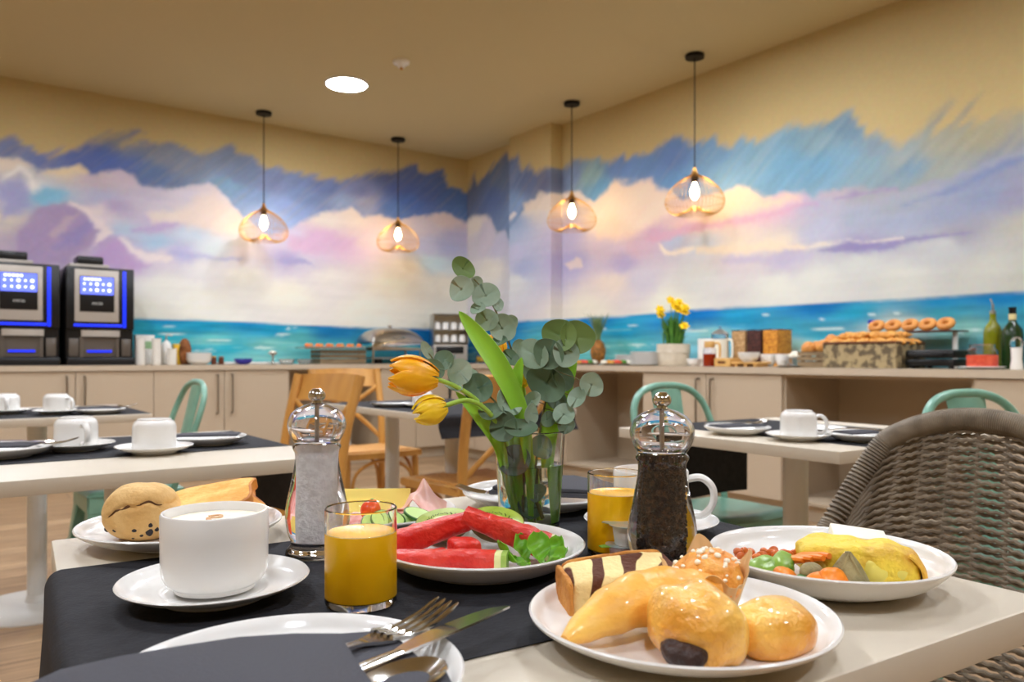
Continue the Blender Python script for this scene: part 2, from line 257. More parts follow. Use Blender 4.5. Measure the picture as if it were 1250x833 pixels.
MR=dict(
 top=[(7.772,2.828),(7.249,2.741),(7.134,2.748),(7.053,2.779),(6.927,2.949),(6.864,2.815),(6.623,2.932),(6.323,3.046),(6.268,2.903),(6.066,2.911),(5.975,2.924),(5.937,2.782),(5.773,2.765),(5.712,2.684),(5.568,2.732),(5.451,2.709),(5.338,2.753),(5.173,2.72),(5.014,2.694),(4.86,2.621),(4.761,2.642),(4.684,2.653),(4.636,2.596),(4.524,2.607),(4.343,2.621),(4.213,2.658),(4.087,2.662),(3.989,2.589),(3.886,2.585),(3.756,2.611),(3.696,2.543),(3.586,2.483),(3.515,2.544),(3.377,2.495),(3.244,2.51),(3.117,2.524),(3.055,2.531),(2.964,2.498),(2.875,2.504),(2.761,2.502),(2.695,2.485),(2.651,2.423),(2.571,2.328),(2.493,2.335),(2.442,2.263),(2.367,2.232),(2.28,2.261),(2.2,2.314),(2.078,2.41),(2.123,2.333),(2.168,2.269),(2.064,2.281),(1.978,2.375),(1.906,2.432),(1.948,2.344),(1.99,2.264),(1.873,2.28),(1.713,2.305),(1.191,2.305)],
 bot=[(7.772,2.526),(7.249,2.453),(7.134,2.454),(7.005,2.489),(6.88,2.47),(6.667,2.456),(6.608,2.405),(6.521,2.25),(6.365,2.246),(6.309,2.157),(6.066,2.247),(5.873,2.377),(5.748,2.412),(5.627,2.454),(5.451,2.462),(5.282,2.456),(5.173,2.379),(5.066,2.304),(4.962,2.344),(4.86,2.432),(4.791,2.454),(4.713,2.399),(4.57,2.414),(4.387,2.407),(4.317,2.315),(4.213,2.297),(4.087,2.199),(3.696,2.164),(3.551,2.192),(3.445,2.168),(3.343,2.076),(3.244,2.087),(3.18,2.099),(3.085,2.077),(2.964,2.024),(2.846,2.057),(2.651,2.053),(2.367,1.963),(2.132,1.992),(1.713,2.066),(1.191,2.149)],
 sea=[(7.772,1.261),(7.249,1.265),(6.323,1.295),(5.338,1.305),(4.713,1.3),(4.087,1.318),(3.411,1.314),(2.904,1.308),(2.367,1.297),(1.914,1.302),(1.713,1.302),(1.191,1.301)],
 blue=[(6.927,2.669,85,100,140),(6.623,2.619,75,100,160),(6.478,2.762,90,110,150),(6.132,2.739,95,115,165),(6.066,2.447,110,140,190),(5.81,2.601,90,105,150),(5.591,2.562,90,95,130),(5.338,2.591,110,130,175),(5.119,2.55,130,165,172),(4.962,2.415,85,145,192),(4.761,2.552,85,120,182),(4.432,2.521,85,122,178),(4.17,2.501,80,112,172),(4.087,2.326,85,135,188),(3.771,2.45,98,140,182),(3.623,2.3,112,155,188),(3.343,2.361,108,150,178),(3.148,2.265,98,150,184),(2.904,2.217,98,150,184),(2.904,2.35,120,150,165),(2.695,2.408,100,130,155),(2.733,2.235,108,150,178),(2.519,2.24,120,140,158),(2.571,2.15,118,150,168),(2.367,2.134,145,152,152),(2.295,2.071,110,142,168),(2.132,2.157,155,153,136),(1.914,2.155,160,152,125),(2.132,2.016,152,157,150),(1.832,2.003,135,142,160),(1.713,2.023,140,142,148),(2.087,2.38,125,125,125),(1.935,2.395,130,125,120),(1.191,2.071,160,150,130)],
 cloud=[(6.773,2.214,190,185,205),(6.478,2.094,185,182,215),(6.927,2.364,218,208,205),(6.667,2.414,210,198,205),(6.623,1.857,217,212,210),(6.066,2.247,145,165,208),(6.132,2.135,158,175,212),(6.066,1.966,182,180,217),(5.81,2.368,218,203,195),(5.937,1.795,158,165,207),(6.066,1.686,207,207,215),(5.338,2.406,228,208,200),(5.338,2.036,182,172,210),(5.014,2.139,235,210,190),(4.81,2.249,238,208,185),(4.524,2.271,236,206,195),(4.664,2.022,230,195,180),(4.432,2.123,230,200,190),(4.911,1.913,200,180,205),(5.338,1.815,168,160,207),(4.524,1.869,205,170,192),(4.713,1.753,178,163,207),(4.343,1.946,205,158,187),(4.087,1.977,224,178,178),(3.926,2.017,232,192,170),(3.696,2.044,235,200,168),(3.48,2.128,236,206,184),(3.343,1.99,215,173,187),(3.148,2.016,208,168,195),(4.17,1.892,168,180,207),(3.847,1.791,193,195,207),(3.551,1.757,227,207,188),(3.212,1.718,227,207,185),(3.551,1.668,203,188,200),(3.148,1.644,178,168,200),(4.524,1.601,200,190,207),(4.81,1.589,227,207,197),(3.926,1.552,210,207,207),(5.119,1.361,227,217,203),(4.17,1.379,227,222,208),(3.212,1.438,217,214,206),(2.904,1.95,172,168,190),(2.624,1.829,162,168,192),(2.904,1.789,178,178,202),(2.367,1.865,158,163,177),(2.132,1.781,147,154,184),(1.914,1.839,137,148,182),(1.752,1.812,148,144,172),(2.367,1.767,157,164,192),(2.624,1.65,152,142,182),(2.042,1.652,155,150,168),(2.624,1.548,202,202,198),(2.132,1.593,190,190,192),(1.713,1.632,182,177,168),(2.367,1.425,207,205,198),(1.914,1.433,197,194,186),(2.904,1.468,212,209,203),(1.713,1.371,187,184,175),(2.789,2.063,185,165,178),(2.467,2.005,165,150,172),(2.571,1.973,160,160,168),(1.191,1.68,150,150,165),(1.191,1.407,185,180,170)],
 water=[(5.119,1.253,0,115,180),(3.926,1.273,0,110,185),(2.904,1.276,0,110,180),(2.132,1.265,0,125,180),(1.792,1.267,0,110,170),(4.713,1.17,20,150,195),(4.087,1.216,0,125,190),(3.551,1.227,30,145,190),(2.624,1.216,20,150,185),(2.132,1.194,50,150,170),(1.752,1.178,50,140,165),(4.713,1.067,95,180,182),(3.926,1.118,130,190,200),(3.148,1.155,60,160,190),(2.367,1.146,195,205,198),(2.904,1.094,40,150,180),(1.999,1.12,120,170,160),(1.752,1.068,50,130,150),(3.024,1.015,180,205,200),(5.338,1.076,90,180,185),(6.337,1.255,0,110,175),(1.191,1.251,20,120,170)],
 accents=[([(2.904,1.65),(2.789,1.669),(2.651,1.674),(2.367,1.655),(1.999,1.665),(1.965,1.651),(2.271,1.624),(2.442,1.604),(2.571,1.603),(2.846,1.628)],(140,130,178),0.02),([(3.055,1.979),(2.904,1.976),(2.904,1.95),(3.036,1.959)],(195,150,190),0.03),([(2.818,1.989),(2.678,2.007),(2.392,1.987),(2.397,1.968),(2.624,1.967),(2.789,1.968)],(162,145,178),0.02),([(3.148,1.71),(2.904,1.698),(2.651,1.684),(2.367,1.66),(2.367,1.65),(2.651,1.669),(2.904,1.666),(3.148,1.694)],(225,212,200),0.015),([(4.343,1.874),(4.308,1.857),(4.213,1.794),(3.965,1.792),(3.926,1.763),(4.129,1.747),(4.273,1.775)],(240,218,198),0.02),([(3.926,1.775),(3.551,1.769),(3.277,1.748),(2.964,1.7),(2.994,1.671),(3.277,1.697),(3.623,1.706),(3.926,1.725)],(232,210,188),0.03),([(3.696,1.665),(3.411,1.671),(3.148,1.655),(2.904,1.65),(2.964,1.624),(3.343,1.619),(3.659,1.626)],(190,178,202),0.03),([(4.478,1.93),(4.256,1.955),(3.926,1.974),(3.411,1.96),(3.055,1.984),(3.073,1.954),(3.551,1.904),(4.005,1.903),(4.387,1.879)],(212,164,188),0.03),([(5.098,2.115),(4.993,2.313),(4.791,2.44),(4.57,2.4),(4.37,2.39),(4.299,2.299),(4.12,2.204),(4.213,2.078),(4.524,2.003),(4.81,1.937),(5.034,1.985)],(236,208,192),0.06),([(3.696,2.104),(3.551,2.181),(3.425,2.153),(3.343,2.07),(3.225,2.073),(3.161,2.084),(3.055,2.05),(3.055,1.995),(3.377,1.989),(3.659,1.996)],(236,208,182),0.05),([(5.451,1.789),(5.282,1.839),(5.205,1.809),(5.205,1.751),(5.36,1.728)],(228,208,208),0.02),([(6.2,2.322),(6.066,2.367),(6.014,2.327),(6.146,2.282)],(225,215,215),0.02),([(5.937,2.411),(5.712,2.422),(5.663,2.491),(5.451,2.44),(5.451,2.305),(5.873,2.322)],(222,204,194),0.03),([(2.367,1.865),(2.087,1.937),(1.873,1.989),(1.713,2.014),(1.713,1.979),(1.956,1.928),(2.177,1.883),(2.343,1.842)],(125,140,182),0.03),([(6.88,2.14),(6.773,2.369),(6.623,2.424),(6.535,2.235),(6.623,2.111),(6.773,1.956)],(198,190,212),0.05)],
 foam=[(4.962,1.198,0.052,0.007),(4.57,1.213,0.093,0.007),(3.926,1.155,0.158,0.009),(3.31,1.246,0.027,0.005),(2.887,1.206,0.02,0.005),(2.545,1.217,0.026,0.008),(2.392,1.215,0.02,0.01),(2.271,1.142,0.142,0.015),(2.846,1.135,0.115,0.008),(3.148,1.0,0.19,0.014),(5.119,1.051,0.214,0.014),(1.999,1.097,0.087,0.009),(4.524,1.051,0.185,0.01)])
CREAM = (196, 172, 124)
def vnoise(x, y, seed=0):
    xi = np.floor(x).astype(np.int64); yi = np.floor(y).astype(np.int64); fx = x-xi; fy = y-yi
    fx = fx*fx*(3-2*fx); fy = fy*fy*(3-2*fy)
    def h(a, b):
        n = (a*374761393 + b*668265263 + seed*974711) & 0x7fffffff
        n = ((n ^ (n >> 13))*1274126177) & 0x7fffffff
        return ((n ^ (n >> 16)) & 0xffff)/32767.5-1
    return (h(xi, yi)*(1-fx)+h(xi+1, yi)*fx)*(1-fy)+(h(xi, yi+1)*(1-fx)+h(xi+1, yi+1)*fx)*fy
def fbm(x, y, seed=0, o=4):
    s = 0; a = 1; t = 0
    for i in range(o):
        s = s+a*vnoise(x*2**i, y*2**i, seed+i); t += a; a *= .5
    return s/t
def sdist(px, py, poly):
    """signed distance to a polygon, inside positive."""
    d = np.full(px.shape, 1e9); ins = np.zeros(px.shape, bool); n = len(poly)
    for i in range(n):
        (ax, ay), (bx, by) = poly[i], poly[(i+1) % n]
        ex, ey = bx-ax, by-ay; wx, wy = px-ax, py-ay
        t = np.clip((wx*ex+wy*ey)/max(ex*ex+ey*ey, 1e-9), 0, 1)
        d = np.minimum(d, (wx-ex*t)**2+(wy-ey*t)**2)
        c = ((ay > py) != (by > py)) & (px < ex*(py-ay)/(ey if abs(ey) > 1e-9 else 1e-9)+ax)
        ins ^= c
    return np.where(ins, 1, -1)*np.sqrt(d)
def sstep(x, a, b):
    t = np.clip((x-a)/(b-a), 0, 1); return t*t*(3-2*t)
def idw(s, z, pts, aniso=.6, p=1.7):
    num = np.zeros((3,)+s.shape); den = np.zeros(s.shape)
    for ps, pz, r, g, b in pts:
        w = 1/(((s-ps)*aniso)**2+(z-pz)**2+.0012)**p
        den += w
        for k, c in enumerate(lin((r, g, b))): num[k] += w*c
    return num/den
def paint(s, z, D, flip):
    """colour of the wall paint, with dimness painted in near the ceiling, at arrays s, z."""
    wS = s+.045*fbm(s*4, z*6, 3)+.012*fbm(s*22, z*22, 5); wZ = z+.035*fbm(s*5, z*5, 9)+.010*fbm(s*25, z*25, 11)
    k = .8 if flip < 0 else .8
    da = (s*flip*.75+z*.66); dbb = (-s*flip*.66+z*.75)           # slanting brush direction
    br = fbm(da*3, dbb*26, 21); hb = fbm(s*2.2, z*26, 31)
    cr = np.array(lin(CREAM))[:, None]*np.ones(s.shape)
    cr = cr*(1+.03*fbm(s*2, z*2, 40))
    col = cr
    T, B = D['top'], D['bot']
    blue = idw(s+.04*br, z+.04*br, D['blue'])*(1.12+.16*br+.07*fbm(da*8, dbb*60, 23)+.12*fbm(s*3, z*5, 27))
    blue = blue*.86+.14*blue.mean(0)+.012
    e = sdist(wS, wZ, T+[(q[0], q[1]-.22) for q in B[::-1]])+.045*br
    a = sstep(e, -.03, .055)*(1-.10*sstep(fbm(da*2, dbb*40, 25), .1, .5))
    if D is MR: a = a*(1-.55*sstep(-s, -2.35, -1.6)*sstep(z, 2.1, 2.35))
    col = col*(1-a)+blue*a
    cloud = idw(wS, wZ, D['cloud'], .55)*(1.04+.055*hb+.025*br)
    cloud = cloud*.88+.12*cloud.mean(0)
    low = B+[(B[-1][0], 0), (B[0][0], 0)]
    e = sdist(wS, wZ, low)+.012*fbm(s*18, z*18, 51)
    a = sstep(e, -.012, .02+.05*np.clip(fbm(s*3, z*3, 55)+.3, 0, 1))
    if D is MR: a = a*(1-.35*sstep(-s, -2.0, -1.4)*sstep(z, 1.9, 2.2))
    col = col*(1-a)+cloud*a
    for poly, c, soft in D['accents']:
        e = sdist(wS, wZ, poly)+soft*.6*fbm(s*9, z*16, 61)
        a = .85*sstep(e, -soft*.7, soft*.9)
        col = col*(1-a)+np.array(lin(c))[:, None]*(1+.06*br)*a
    S_ = D['sea']+[(D['sea'][-1][0], 0), (D['sea'][0][0], 0)]
    e = sdist(s, z+.006*fbm(s*7, z*3, 71), S_)
    a = sstep(e, -.004, .01)
    sea = idw(s+.10*fbm(s*2, z*14, 73), z+.03*fbm(s*3, z*9, 75), D['water'], .35)*(1+.34*fbm(s*2.5, z*30, 77))
    st = sstep(fbm(s*1.6, z*22, 79), .18, .45)*.5*sstep(e, .05, .16)
    sea = sea*(1-st)+np.array(lin((150, 205, 200)))[:, None]*st
    col = col*(1-a)+sea*a
    for fs, fz, w, h in D['foam']:
        q = ((s-fs)/w)**2+((z-fz+.01*fbm(s*8, z*5, 81))/h)**2+1.1*fbm(s*9, z*34, 83)
        a = .7*sstep(-q, -1.5, -.2)
        col = col*(1-a)+np.array(lin((222, 232, 228)))[:, None]*a
    col = col*np.array([1.06, 1.11, 1.09])[:, None]*(1-.12*sstep(z, 2.3, 2.9))  # colours darken toward the ceiling, painting in the dimmer light there
    return np.clip(col, 0, .86)
mm = bpy.data.materials.new('painted_seascape_mural'); mm.use_nodes = True; M['mural'] = mm
nt = mm.node_tree; bs_ = nt.nodes['Principled BSDF']; bs_.inputs['Roughness'].default_value = .8; bs_.inputs['Specular IOR Level'].default_value = .25
at_ = nt.nodes.new('ShaderNodeAttribute'); at_.attribute_name = 'paint'
tc_ = nt.nodes.new('ShaderNodeTexCoord'); nz_ = nt.nodes.new('ShaderNodeTexNoise'); nz_.inputs['Scale'].default_value = 30; nz_.inputs['Detail'].default_value = 5
mx_ = nt.nodes.new('ShaderNodeMix'); mx_.data_type = 'RGBA'; mx_.blend_type = 'OVERLAY'; mx_.inputs[0].default_value = .10
nt.links.new(tc_.outputs['Object'], nz_.inputs['Vector']); nt.links.new(at_.outputs['Color'], mx_.inputs[6]); nt.links.new(nz_.outputs['Color'], mx_.inputs[7])
nt.links.new(mx_.outputs[2], bs_.inputs['Base Color'])
def mural_grid(bm, lay, s0, s1, z0, z1, step, at, D, flip):
    ns = max(1, round((s1-s0)/step)); nz = max(1, round((z1-z0)/step))
    ss = np.linspace(s0, s1, ns+1); zz = np.linspace(z0, z1, nz+1)
    S, Z = [q.ravel() for q in np.meshgrid(ss, zz, indexing='ij')]
    c = paint(S, Z, D, flip) if D else np.array(lin(CREAM))[:, None]*np.ones(S.shape)
    vs = []
    for i in range(S.size):
        v = bm.verts.new(at(S[i], Z[i])); v[lay] = (c[0, i], c[1, i], c[2, i], 1); vs.append(v)
    for i in range(ns):
        for j in range(nz):
            a = i*(nz+1)+j; bm.faces.new((vs[a], vs[a+nz+1], vs[a+nz+2], vs[a+1]))
def mural_bm():
    bm = BM(); return bm, bm.verts.layers.float_color.new('paint')

# ---------------------------------------------------------------- room shell
UW, VW = 4.652, 7.08                     # the two painted walls
X0, Y0 = -3.2, -3.4                       # the two walls behind the camera
P_A, P_B, P_D = 5.50, 6.135, .13          # the pier on the right wall: from, to, depth
bm, ly = mural_bm()
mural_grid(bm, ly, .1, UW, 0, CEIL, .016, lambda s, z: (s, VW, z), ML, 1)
mural_grid(bm, ly, X0-.1, .1, 0, CEIL, .4, lambda s, z: (s, VW, z), None, 1)
struct('wall_left', bm, 'mural')
bm, ly = mural_bm()
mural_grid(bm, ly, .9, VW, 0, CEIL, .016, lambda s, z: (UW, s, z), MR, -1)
mural_grid(bm, ly, Y0-.1, .9, 0, CEIL, .4, lambda s, z: (UW, s, z), None, -1)
struct('wall_right', bm, 'mural')
bm, ly = mural_bm()
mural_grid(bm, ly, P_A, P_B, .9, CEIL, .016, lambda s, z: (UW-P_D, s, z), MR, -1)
def side(y): return lambda s, z: (UW-(s-y), y, z)
for y in (P_A, P_B):
    ns = 6; ss = np.linspace(0, P_D, ns+1); zz = np.linspace(.9, CEIL, 138); vs = []
    for i in range(ns+1):
        c = paint(np.full(zz.shape, y), zz, MR, -1)
        for j in range(138):
            v = bm.verts.new((UW-ss[i], y, zz[j])); v[ly] = (c[0, j], c[1, j], c[2, j], 1); vs.append(v)
    for i in range(ns):
        for j in range(137): bm.faces.new((vs[i*138+j], vs[(i+1)*138+j], vs[(i+1)*138+j+1], vs[i*138+j+1]))
struct('trim_1', bm, 'mural')
bm = BM(); box(bm, X0-.1, UW+.1, Y0-.1, Y0, 0, CEIL); struct('wall_rear', bm, 'cream')
bm = BM(); box(bm, X0-.1, X0, Y0, VW, 0, CEIL); struct('wall_side', bm, 'cream')
bm = BM(); box(bm, X0-.1, UW+.1, Y0-.1, VW+.1, CEIL, CEIL+.08); struct('ceiling', bm, 'ceil')
fm = bpy.data.materials.new('grey_brown_plank_floor'); fm.use_nodes = True; M['floor'] = fm
nt = fm.node_tree; b_ = nt.nodes['Principled BSDF']; b_.inputs['Roughness'].default_value = .38
tc = nt.nodes.new('ShaderNodeTexCoord'); mp = nt.nodes.new('ShaderNodeMapping'); br_ = nt.nodes.new('ShaderNodeTexBrick')
br_.inputs['Color1'].default_value = lin((176, 146, 112))+(1,); br_.inputs['Color2'].default_value = lin((146, 116, 86))+(1,); br_.inputs['Mortar'].default_value = lin((92, 72, 54))+(1,)
br_.inputs['Scale'].default_value = 1; br_.inputs['Brick Width'].default_value = 1.2; br_.inputs['Row Height'].default_value = .16; br_.inputs['Mortar Size'].default_value = .003; br_.offset = .37
n_ = nt.nodes.new('ShaderNodeTexNoise'); n_.inputs['Scale'].default_value = 5; n_.inputs['Detail'].default_value = 6
mp2 = nt.nodes.new('ShaderNodeMapping'); mp2.inputs['Scale'].default_value = (1, 9, 1)
mx = nt.nodes.new('ShaderNodeMix'); mx.data_type = 'RGBA'; mx.blend_type = 'OVERLAY'; mx.inputs[0].default_value = .55
for a, b in ((tc.outputs['Object'], mp.inputs[0]), (mp.outputs[0], br_.inputs['Vector']), (tc.outputs['Object'], mp2.inputs[0]), (mp2.outputs[0], n_.inputs['Vector']), (br_.outputs['Color'], mx.inputs[6]), (n_.outputs['Fac'], mx.inputs[7]), (mx.outputs[2], b_.inputs['Base Color'])):
    nt.links.new(a, b)
bm = BM(); box(bm, X0-.1, UW+.1, Y0-.1, VW+.1, -.08, 0); struct('floor', bm, 'floor')
for nm, a in (('baseboard_rear', (X0, UW, Y0, Y0+.015)), ('baseboard_side', (X0, X0+.015, Y0+.015, VW-.62))):
    bm = BM(); box(bm, *a, 0, .08, .004); struct(nm, bm, 'plinth')

# ---------------------------------------------------------------- ceiling lights, pendants, smoke detector
M['diffuser'] = mat('lamp_diffuser', (255, 244, 226), .5, emit=LAMP_POWER, ecol=(240, 246, 255))
M['bulb'] = mat('glowing_bulb', (255, 220, 160), .3, emit=34, ecol=(255, 224, 170))
def ceiling_light():
    t = thing('ceiling_light', 'round flush ceiling light glowing white between the hanging lamps', 'ceiling light', (0, 0, CEIL))
    bm = BM(); lathe(bm, [(.150, -.004), (.150, -.012), (.166, -.012), (.172, -.004), (.172, 0), (.150, 0)]); obj('rim', bm, M['white'], t)
    bm = BM(); lathe(bm, [(0, -.011), (.149, -.009), (.149, -.003), (0, -.003)]); obj('diffuser', bm, 'diffuser', t)
    return t
cl = ceiling_light(); cl.location = W(-1.29, 6.1, CEIL)
ADDED_LAMPS = [(-1.5, 5.6), (.30, 5.0), (2.05, 3.8), (3.25, 3.05), (.35, 2.75), (2.3, 1.3), (-1.3, 1.2), (-.5, -.75), (3.5, .2), (1.4, -1.5)]  # unseen ceiling lights, added and placed to brighten walls and table fronts
for i, (x, y) in enumerate(ADDED_LAMPS):
    dup(cl, (x, y, CEIL), label='round flush ceiling light added overhead, unseen, to light the room', group='added ceiling lights overhead')
PEND = [(322, 6.81, 262, 'hanging wire lamp with a glowing bulb above the cups and brown bag, leftmost lamp'),
        (486, 7.63, 279, 'hanging wire lamp with a glowing bulb right above the domed steel chafing dish'),
        (698, 6.55, 247, 'hanging wire lamp with a glowing bulb in front of the wall pier'),
        (848, 5.52, 218, 'largest hanging wire lamp, with a glowing bulb, above the potted daffodils and cereal')]
def pendant(z_top):
    """z_top: height of the shade's neck."""
    t = thing('pendant_lamp', 'x', 'hanging lamp', (0, 0, 0), group='hanging wire lamps')
    bm = BM(); lathe(bm, [(0, CEIL), (.066, CEIL), (.068, CEIL-.006), (.066, CEIL-.026), (.006, CEIL-.028), (0, CEIL-.028)]); obj('canopy', bm, 'blackm', t)
    bm = BM(); tube(bm, [(0, 0, CEIL-.026), (0, 0, z_top)], .0045, 8); obj('cord', bm, 'black', t)
    bm = BM(); lathe(bm, rounded([(.005, z_top+.01), (.010, z_top-.015), (.022, z_top-.06), (.026, z_top-.075), (.022, z_top-.11), (0, z_top-.112)], 2), 20); obj('bulb_holder', bm, 'blackm', t)
    bm = BM(); lathe(bm, rounded([(.012, z_top-.112), (.016, z_top-.13), (.031, z_top-.165), (.030, z_top-.20), (.012, z_top-.228), (0, z_top-.232)], 2), 20); obj('bulb', bm, 'bulb', t)
    bm = BM()
    prof = spline([(.008, 0, -.005), (.03, 0, -.055), (.10, 0, -.095), (.175, 0, -.165), (.206, 0, -.245), (.185, 0, -.305), (.13, 0, -.333), (.075, 0, -.318), (.03, 0, -.285)], 5)
    for k in range(46):
        a = 2*pi*k/46; tube(bm, [(p.x*cos(a), p.x*sin(a), z_top+p.z) for p in prof], .0016, 4, cap=False)
    for i in (6, 20, 40): tube(bm, [(prof[i].x*cos(2*pi*k/40), prof[i].x*sin(2*pi*k/40), z_top+prof[i].z) for k in range(40)], .0013, 4, closed=True)
    obj('wire_shade', bm, 'copper', t)
    return t
for px, Y, py, lab in PEND:
    zt = .95-(py-14-437)/955*Y
    t = pendant(zt); t.location = W((px-625)/955*Y, Y, 0); t['label'] = lab
t = thing('smoke_detector', 'small white smoke detector on the ceiling right of the round light', 'smoke detector', W((490-625)/955*5.65, 5.65, CEIL))
bm = BM(); lathe(bm, [(0, -.03), (.02, -.045), (.03, -.03), (.055, -.018), (.06, 0), (0, 0)], 32); obj('housing', bm, 'white', t)
bm = BM(); blob(bm, .012, .012, .012, sub=2, m=TR(0, 0, -.05)); obj('sensor', bm, 'copper', t)

# ---------------------------------------------------------------- sideboards with the L-shaped worktop
CH, CT = .853, .893                       # underside and top of the worktop
UF, VF = 4.05, 6.476                      # fronts of the cabinets
BAY = []
def handle_bm():
    b = BM(); tube(b, spline([(0, 0, -.155), (0, -.03, -.15), (0, -.035, -.13), (0, -.035, .13), (0, -.03, .15), (0, 0, .155)], 3), .007, 8); return b
hm = None
def cabinet(name, label, x0, x1, doors, niche=False, side='L'):
    """a cabinet in local space: front at y = 0, depth towards +y."""
    t = thing(name, label, 'cabinet', (0, 0, 0), group='beige sideboard cabinets' if doors else None)
    D = .57; b = BM(); w = x1-x0
    box(b, 0, .018, 0, D, .10, CH); box(b, w-.018, w, 0, D, .10, CH); box(b, .018, w-.018, 0, D, .10, .118); box(b, .018, w-.018, D-.012, D, .118, CH)
    box(b, .018, w-.018, 0, D-.012, CH-.018, CH)
    obj('body', b, 'cabdark', t)
    b = BM(); box(b, 0, w, .06, .08, .0, .10); obj('plinth', b, 'plinth', t)
    n = len(doors)
    for i, h in enumerate(doors):
        a, c = w*i/n+.0025, w*(i+1)/n-.0025
        b = BM(); box(b, a, c, -.02, -.001, .104, CH-.004, .0015, 1); d = obj('door', b, 'cab', t)
        if h:
            hx = c-.055 if h == 'r' else a+.055
            obj('handle', handle_bm(), 'handle', d, (hx, -.019, .66))
    if side == 'L': t.location = (x0, VF, 0)
    else: t.location = (UF, x1, 0); t.rotation_euler = (0, 0, -pi/2)
    return t
def lcab(x0, x1, label, doors='rl'): return cabinet('sideboard_cabinet', label, x0, x1, doors)
lcab(.31, 1.37, 'beige two-door cabinet under the coffee machines')
lcab(1.37, 2.43, 'beige two-door cabinet under the cups and bowls, right of the coffee machines')
lcab(-.75, .31, 'beige two-door cabinet at the far left end of the sideboard')
cabinet('sideboard_niche', 'open beige cabinet bay with a shelf behind the honey wooden chairs', 2.43, 3.30, '')
lcab(3.30, 4.03, 'beige two-door cabinet in the far corner under the chafing dish')
def rcab(y0, y1, label, doors='rl'): return cabinet('sideboard_cabinet', label, y0, y1, doors, side='R')
rcab(4.75, 5.60, 'beige two-door cabinet under the drinks corner behind the vase')
rcab(5.60, 6.42, 'beige two-door cabinet right beside the far corner behind the tulips')
cabinet('sideboard_niche', 'open beige bay under the pineapple and trays', 3.88, 4.75, '', side='R')
rcab(2.76, 3.88, 'beige two-door cabinet under the potted daffodils and cereal boxes')
cabinet('sideboard_niche', 'open beige bay under the bread baskets', 1.70, 2.76, '', side='R')
rcab(.60, 1.70, 'beige two-door cabinet under the oil bottles at the right end')
bm = BM(); prism(bm, [(-.78, VF-.035), (UF-.035, VF-.035), (UF-.035, .57), (UW-.004, .57), (UW-.004, P_A-.004), (UW-P_D-.004, P_A-.004), (UW-P_D-.004, P_B+.004), (UW-.004, P_B+.004), (UW-.004, VW-.004), (-.78, VW-.004)], CH, CT, bev=.003)
tag(obj('worktop', bm, 'worktop'), 'taupe L-shaped worktop running along both painted walls under the buffet', 'worktop')

# ---------------------------------------------------------------- tables
TZ = .75
def table(name, label, c, rz, sx, sy, poles, base_r=.235, z=TZ, th=.027):
    t = thing(name, label, 'table', (c[0], c[1], 0), rz)
    b = BM(); prism(b, rrect(-sx/2, sx/2, -sy/2, sy/2, .004, 3), z-th, z, bev=.0015); obj('tabletop', b, 'top', t, label='beige laminate square top')
    for px, py in poles:
        b = BM(); lathe(b, [(.033, .012), (.033, z-th-.012)], 32, m=TR(px, py)); obj('pole', b, 'pole', t)
        b = BM(); box(b, px-.16, px+.16, py-.16, py+.16, z-th-.012, z-th-.0005, .003); obj('top_plate', b, 'pole', t)
        b = BM(); lathe(b, [(0, 0), (base_r, 0), (base_r, .006), (base_r-.012, .014), (.04, .026), (.034, .05), (0, .05)], 56, m=TR(px, py)); obj('base', b, 'pole', t)
    return t
def ang(d): return R(d)+HEAD
FGC, FGA = W(-.028, .7505), ang(32.06)
TBA = ang(36); ub = (cos(R(36)), sin(R(36))); vb = (-ub[1], ub[0])
def TB(u, v): return W(-.3667+ub[0]*u+vb[0]*v, 1.592+ub[1]*u+vb[1]*v)
TCA = ang(34); uc = (cos(R(34)), sin(R(34))); vc = (-uc[1], uc[0])
def TC(u, v): return W(.696+uc[0]*u+vc[0]*v, 1.66+uc[1]*u+vc[1]*v)
TDZ = .735
def TD(u, v): return W(-.288+CA*u-SA*v, 2.9+SA*u+CA*v)
fg = table('dining_table', 'beige square table in the foreground laden with breakfast plates and the vase', FGC, FGA, .695, .686, [(0, 0)])
table('dining_table', 'beige square table at left behind the bread plate, with four upturned-cup places', TB(-.35, .35), TBA, .70, .70, [(.02, .0)])
table('dining_table', 'beige square table at right between the pepper mill and the wicker chair', TC(.35, .35), TCA, .70, .70, [(-.02, 0)])
ta_c = W(-1.77, 2.86); table('dining_table', 'beige square table at far left in front of the coffee machines', ta_c, ang(36.6), .70, .70, [(.04, .12)])
td = table('dining_table', 'narrow two-legged beige table amid the honey wooden chairs', TD(.35, .5), 0, .70, 1.0, [(-.08, -.2), (-.08, .34)], z=TDZ, base_r=.17)
for o in [o for o in td.children if o.name.startswith('pole')]: o.scale = (1, 1, 1)

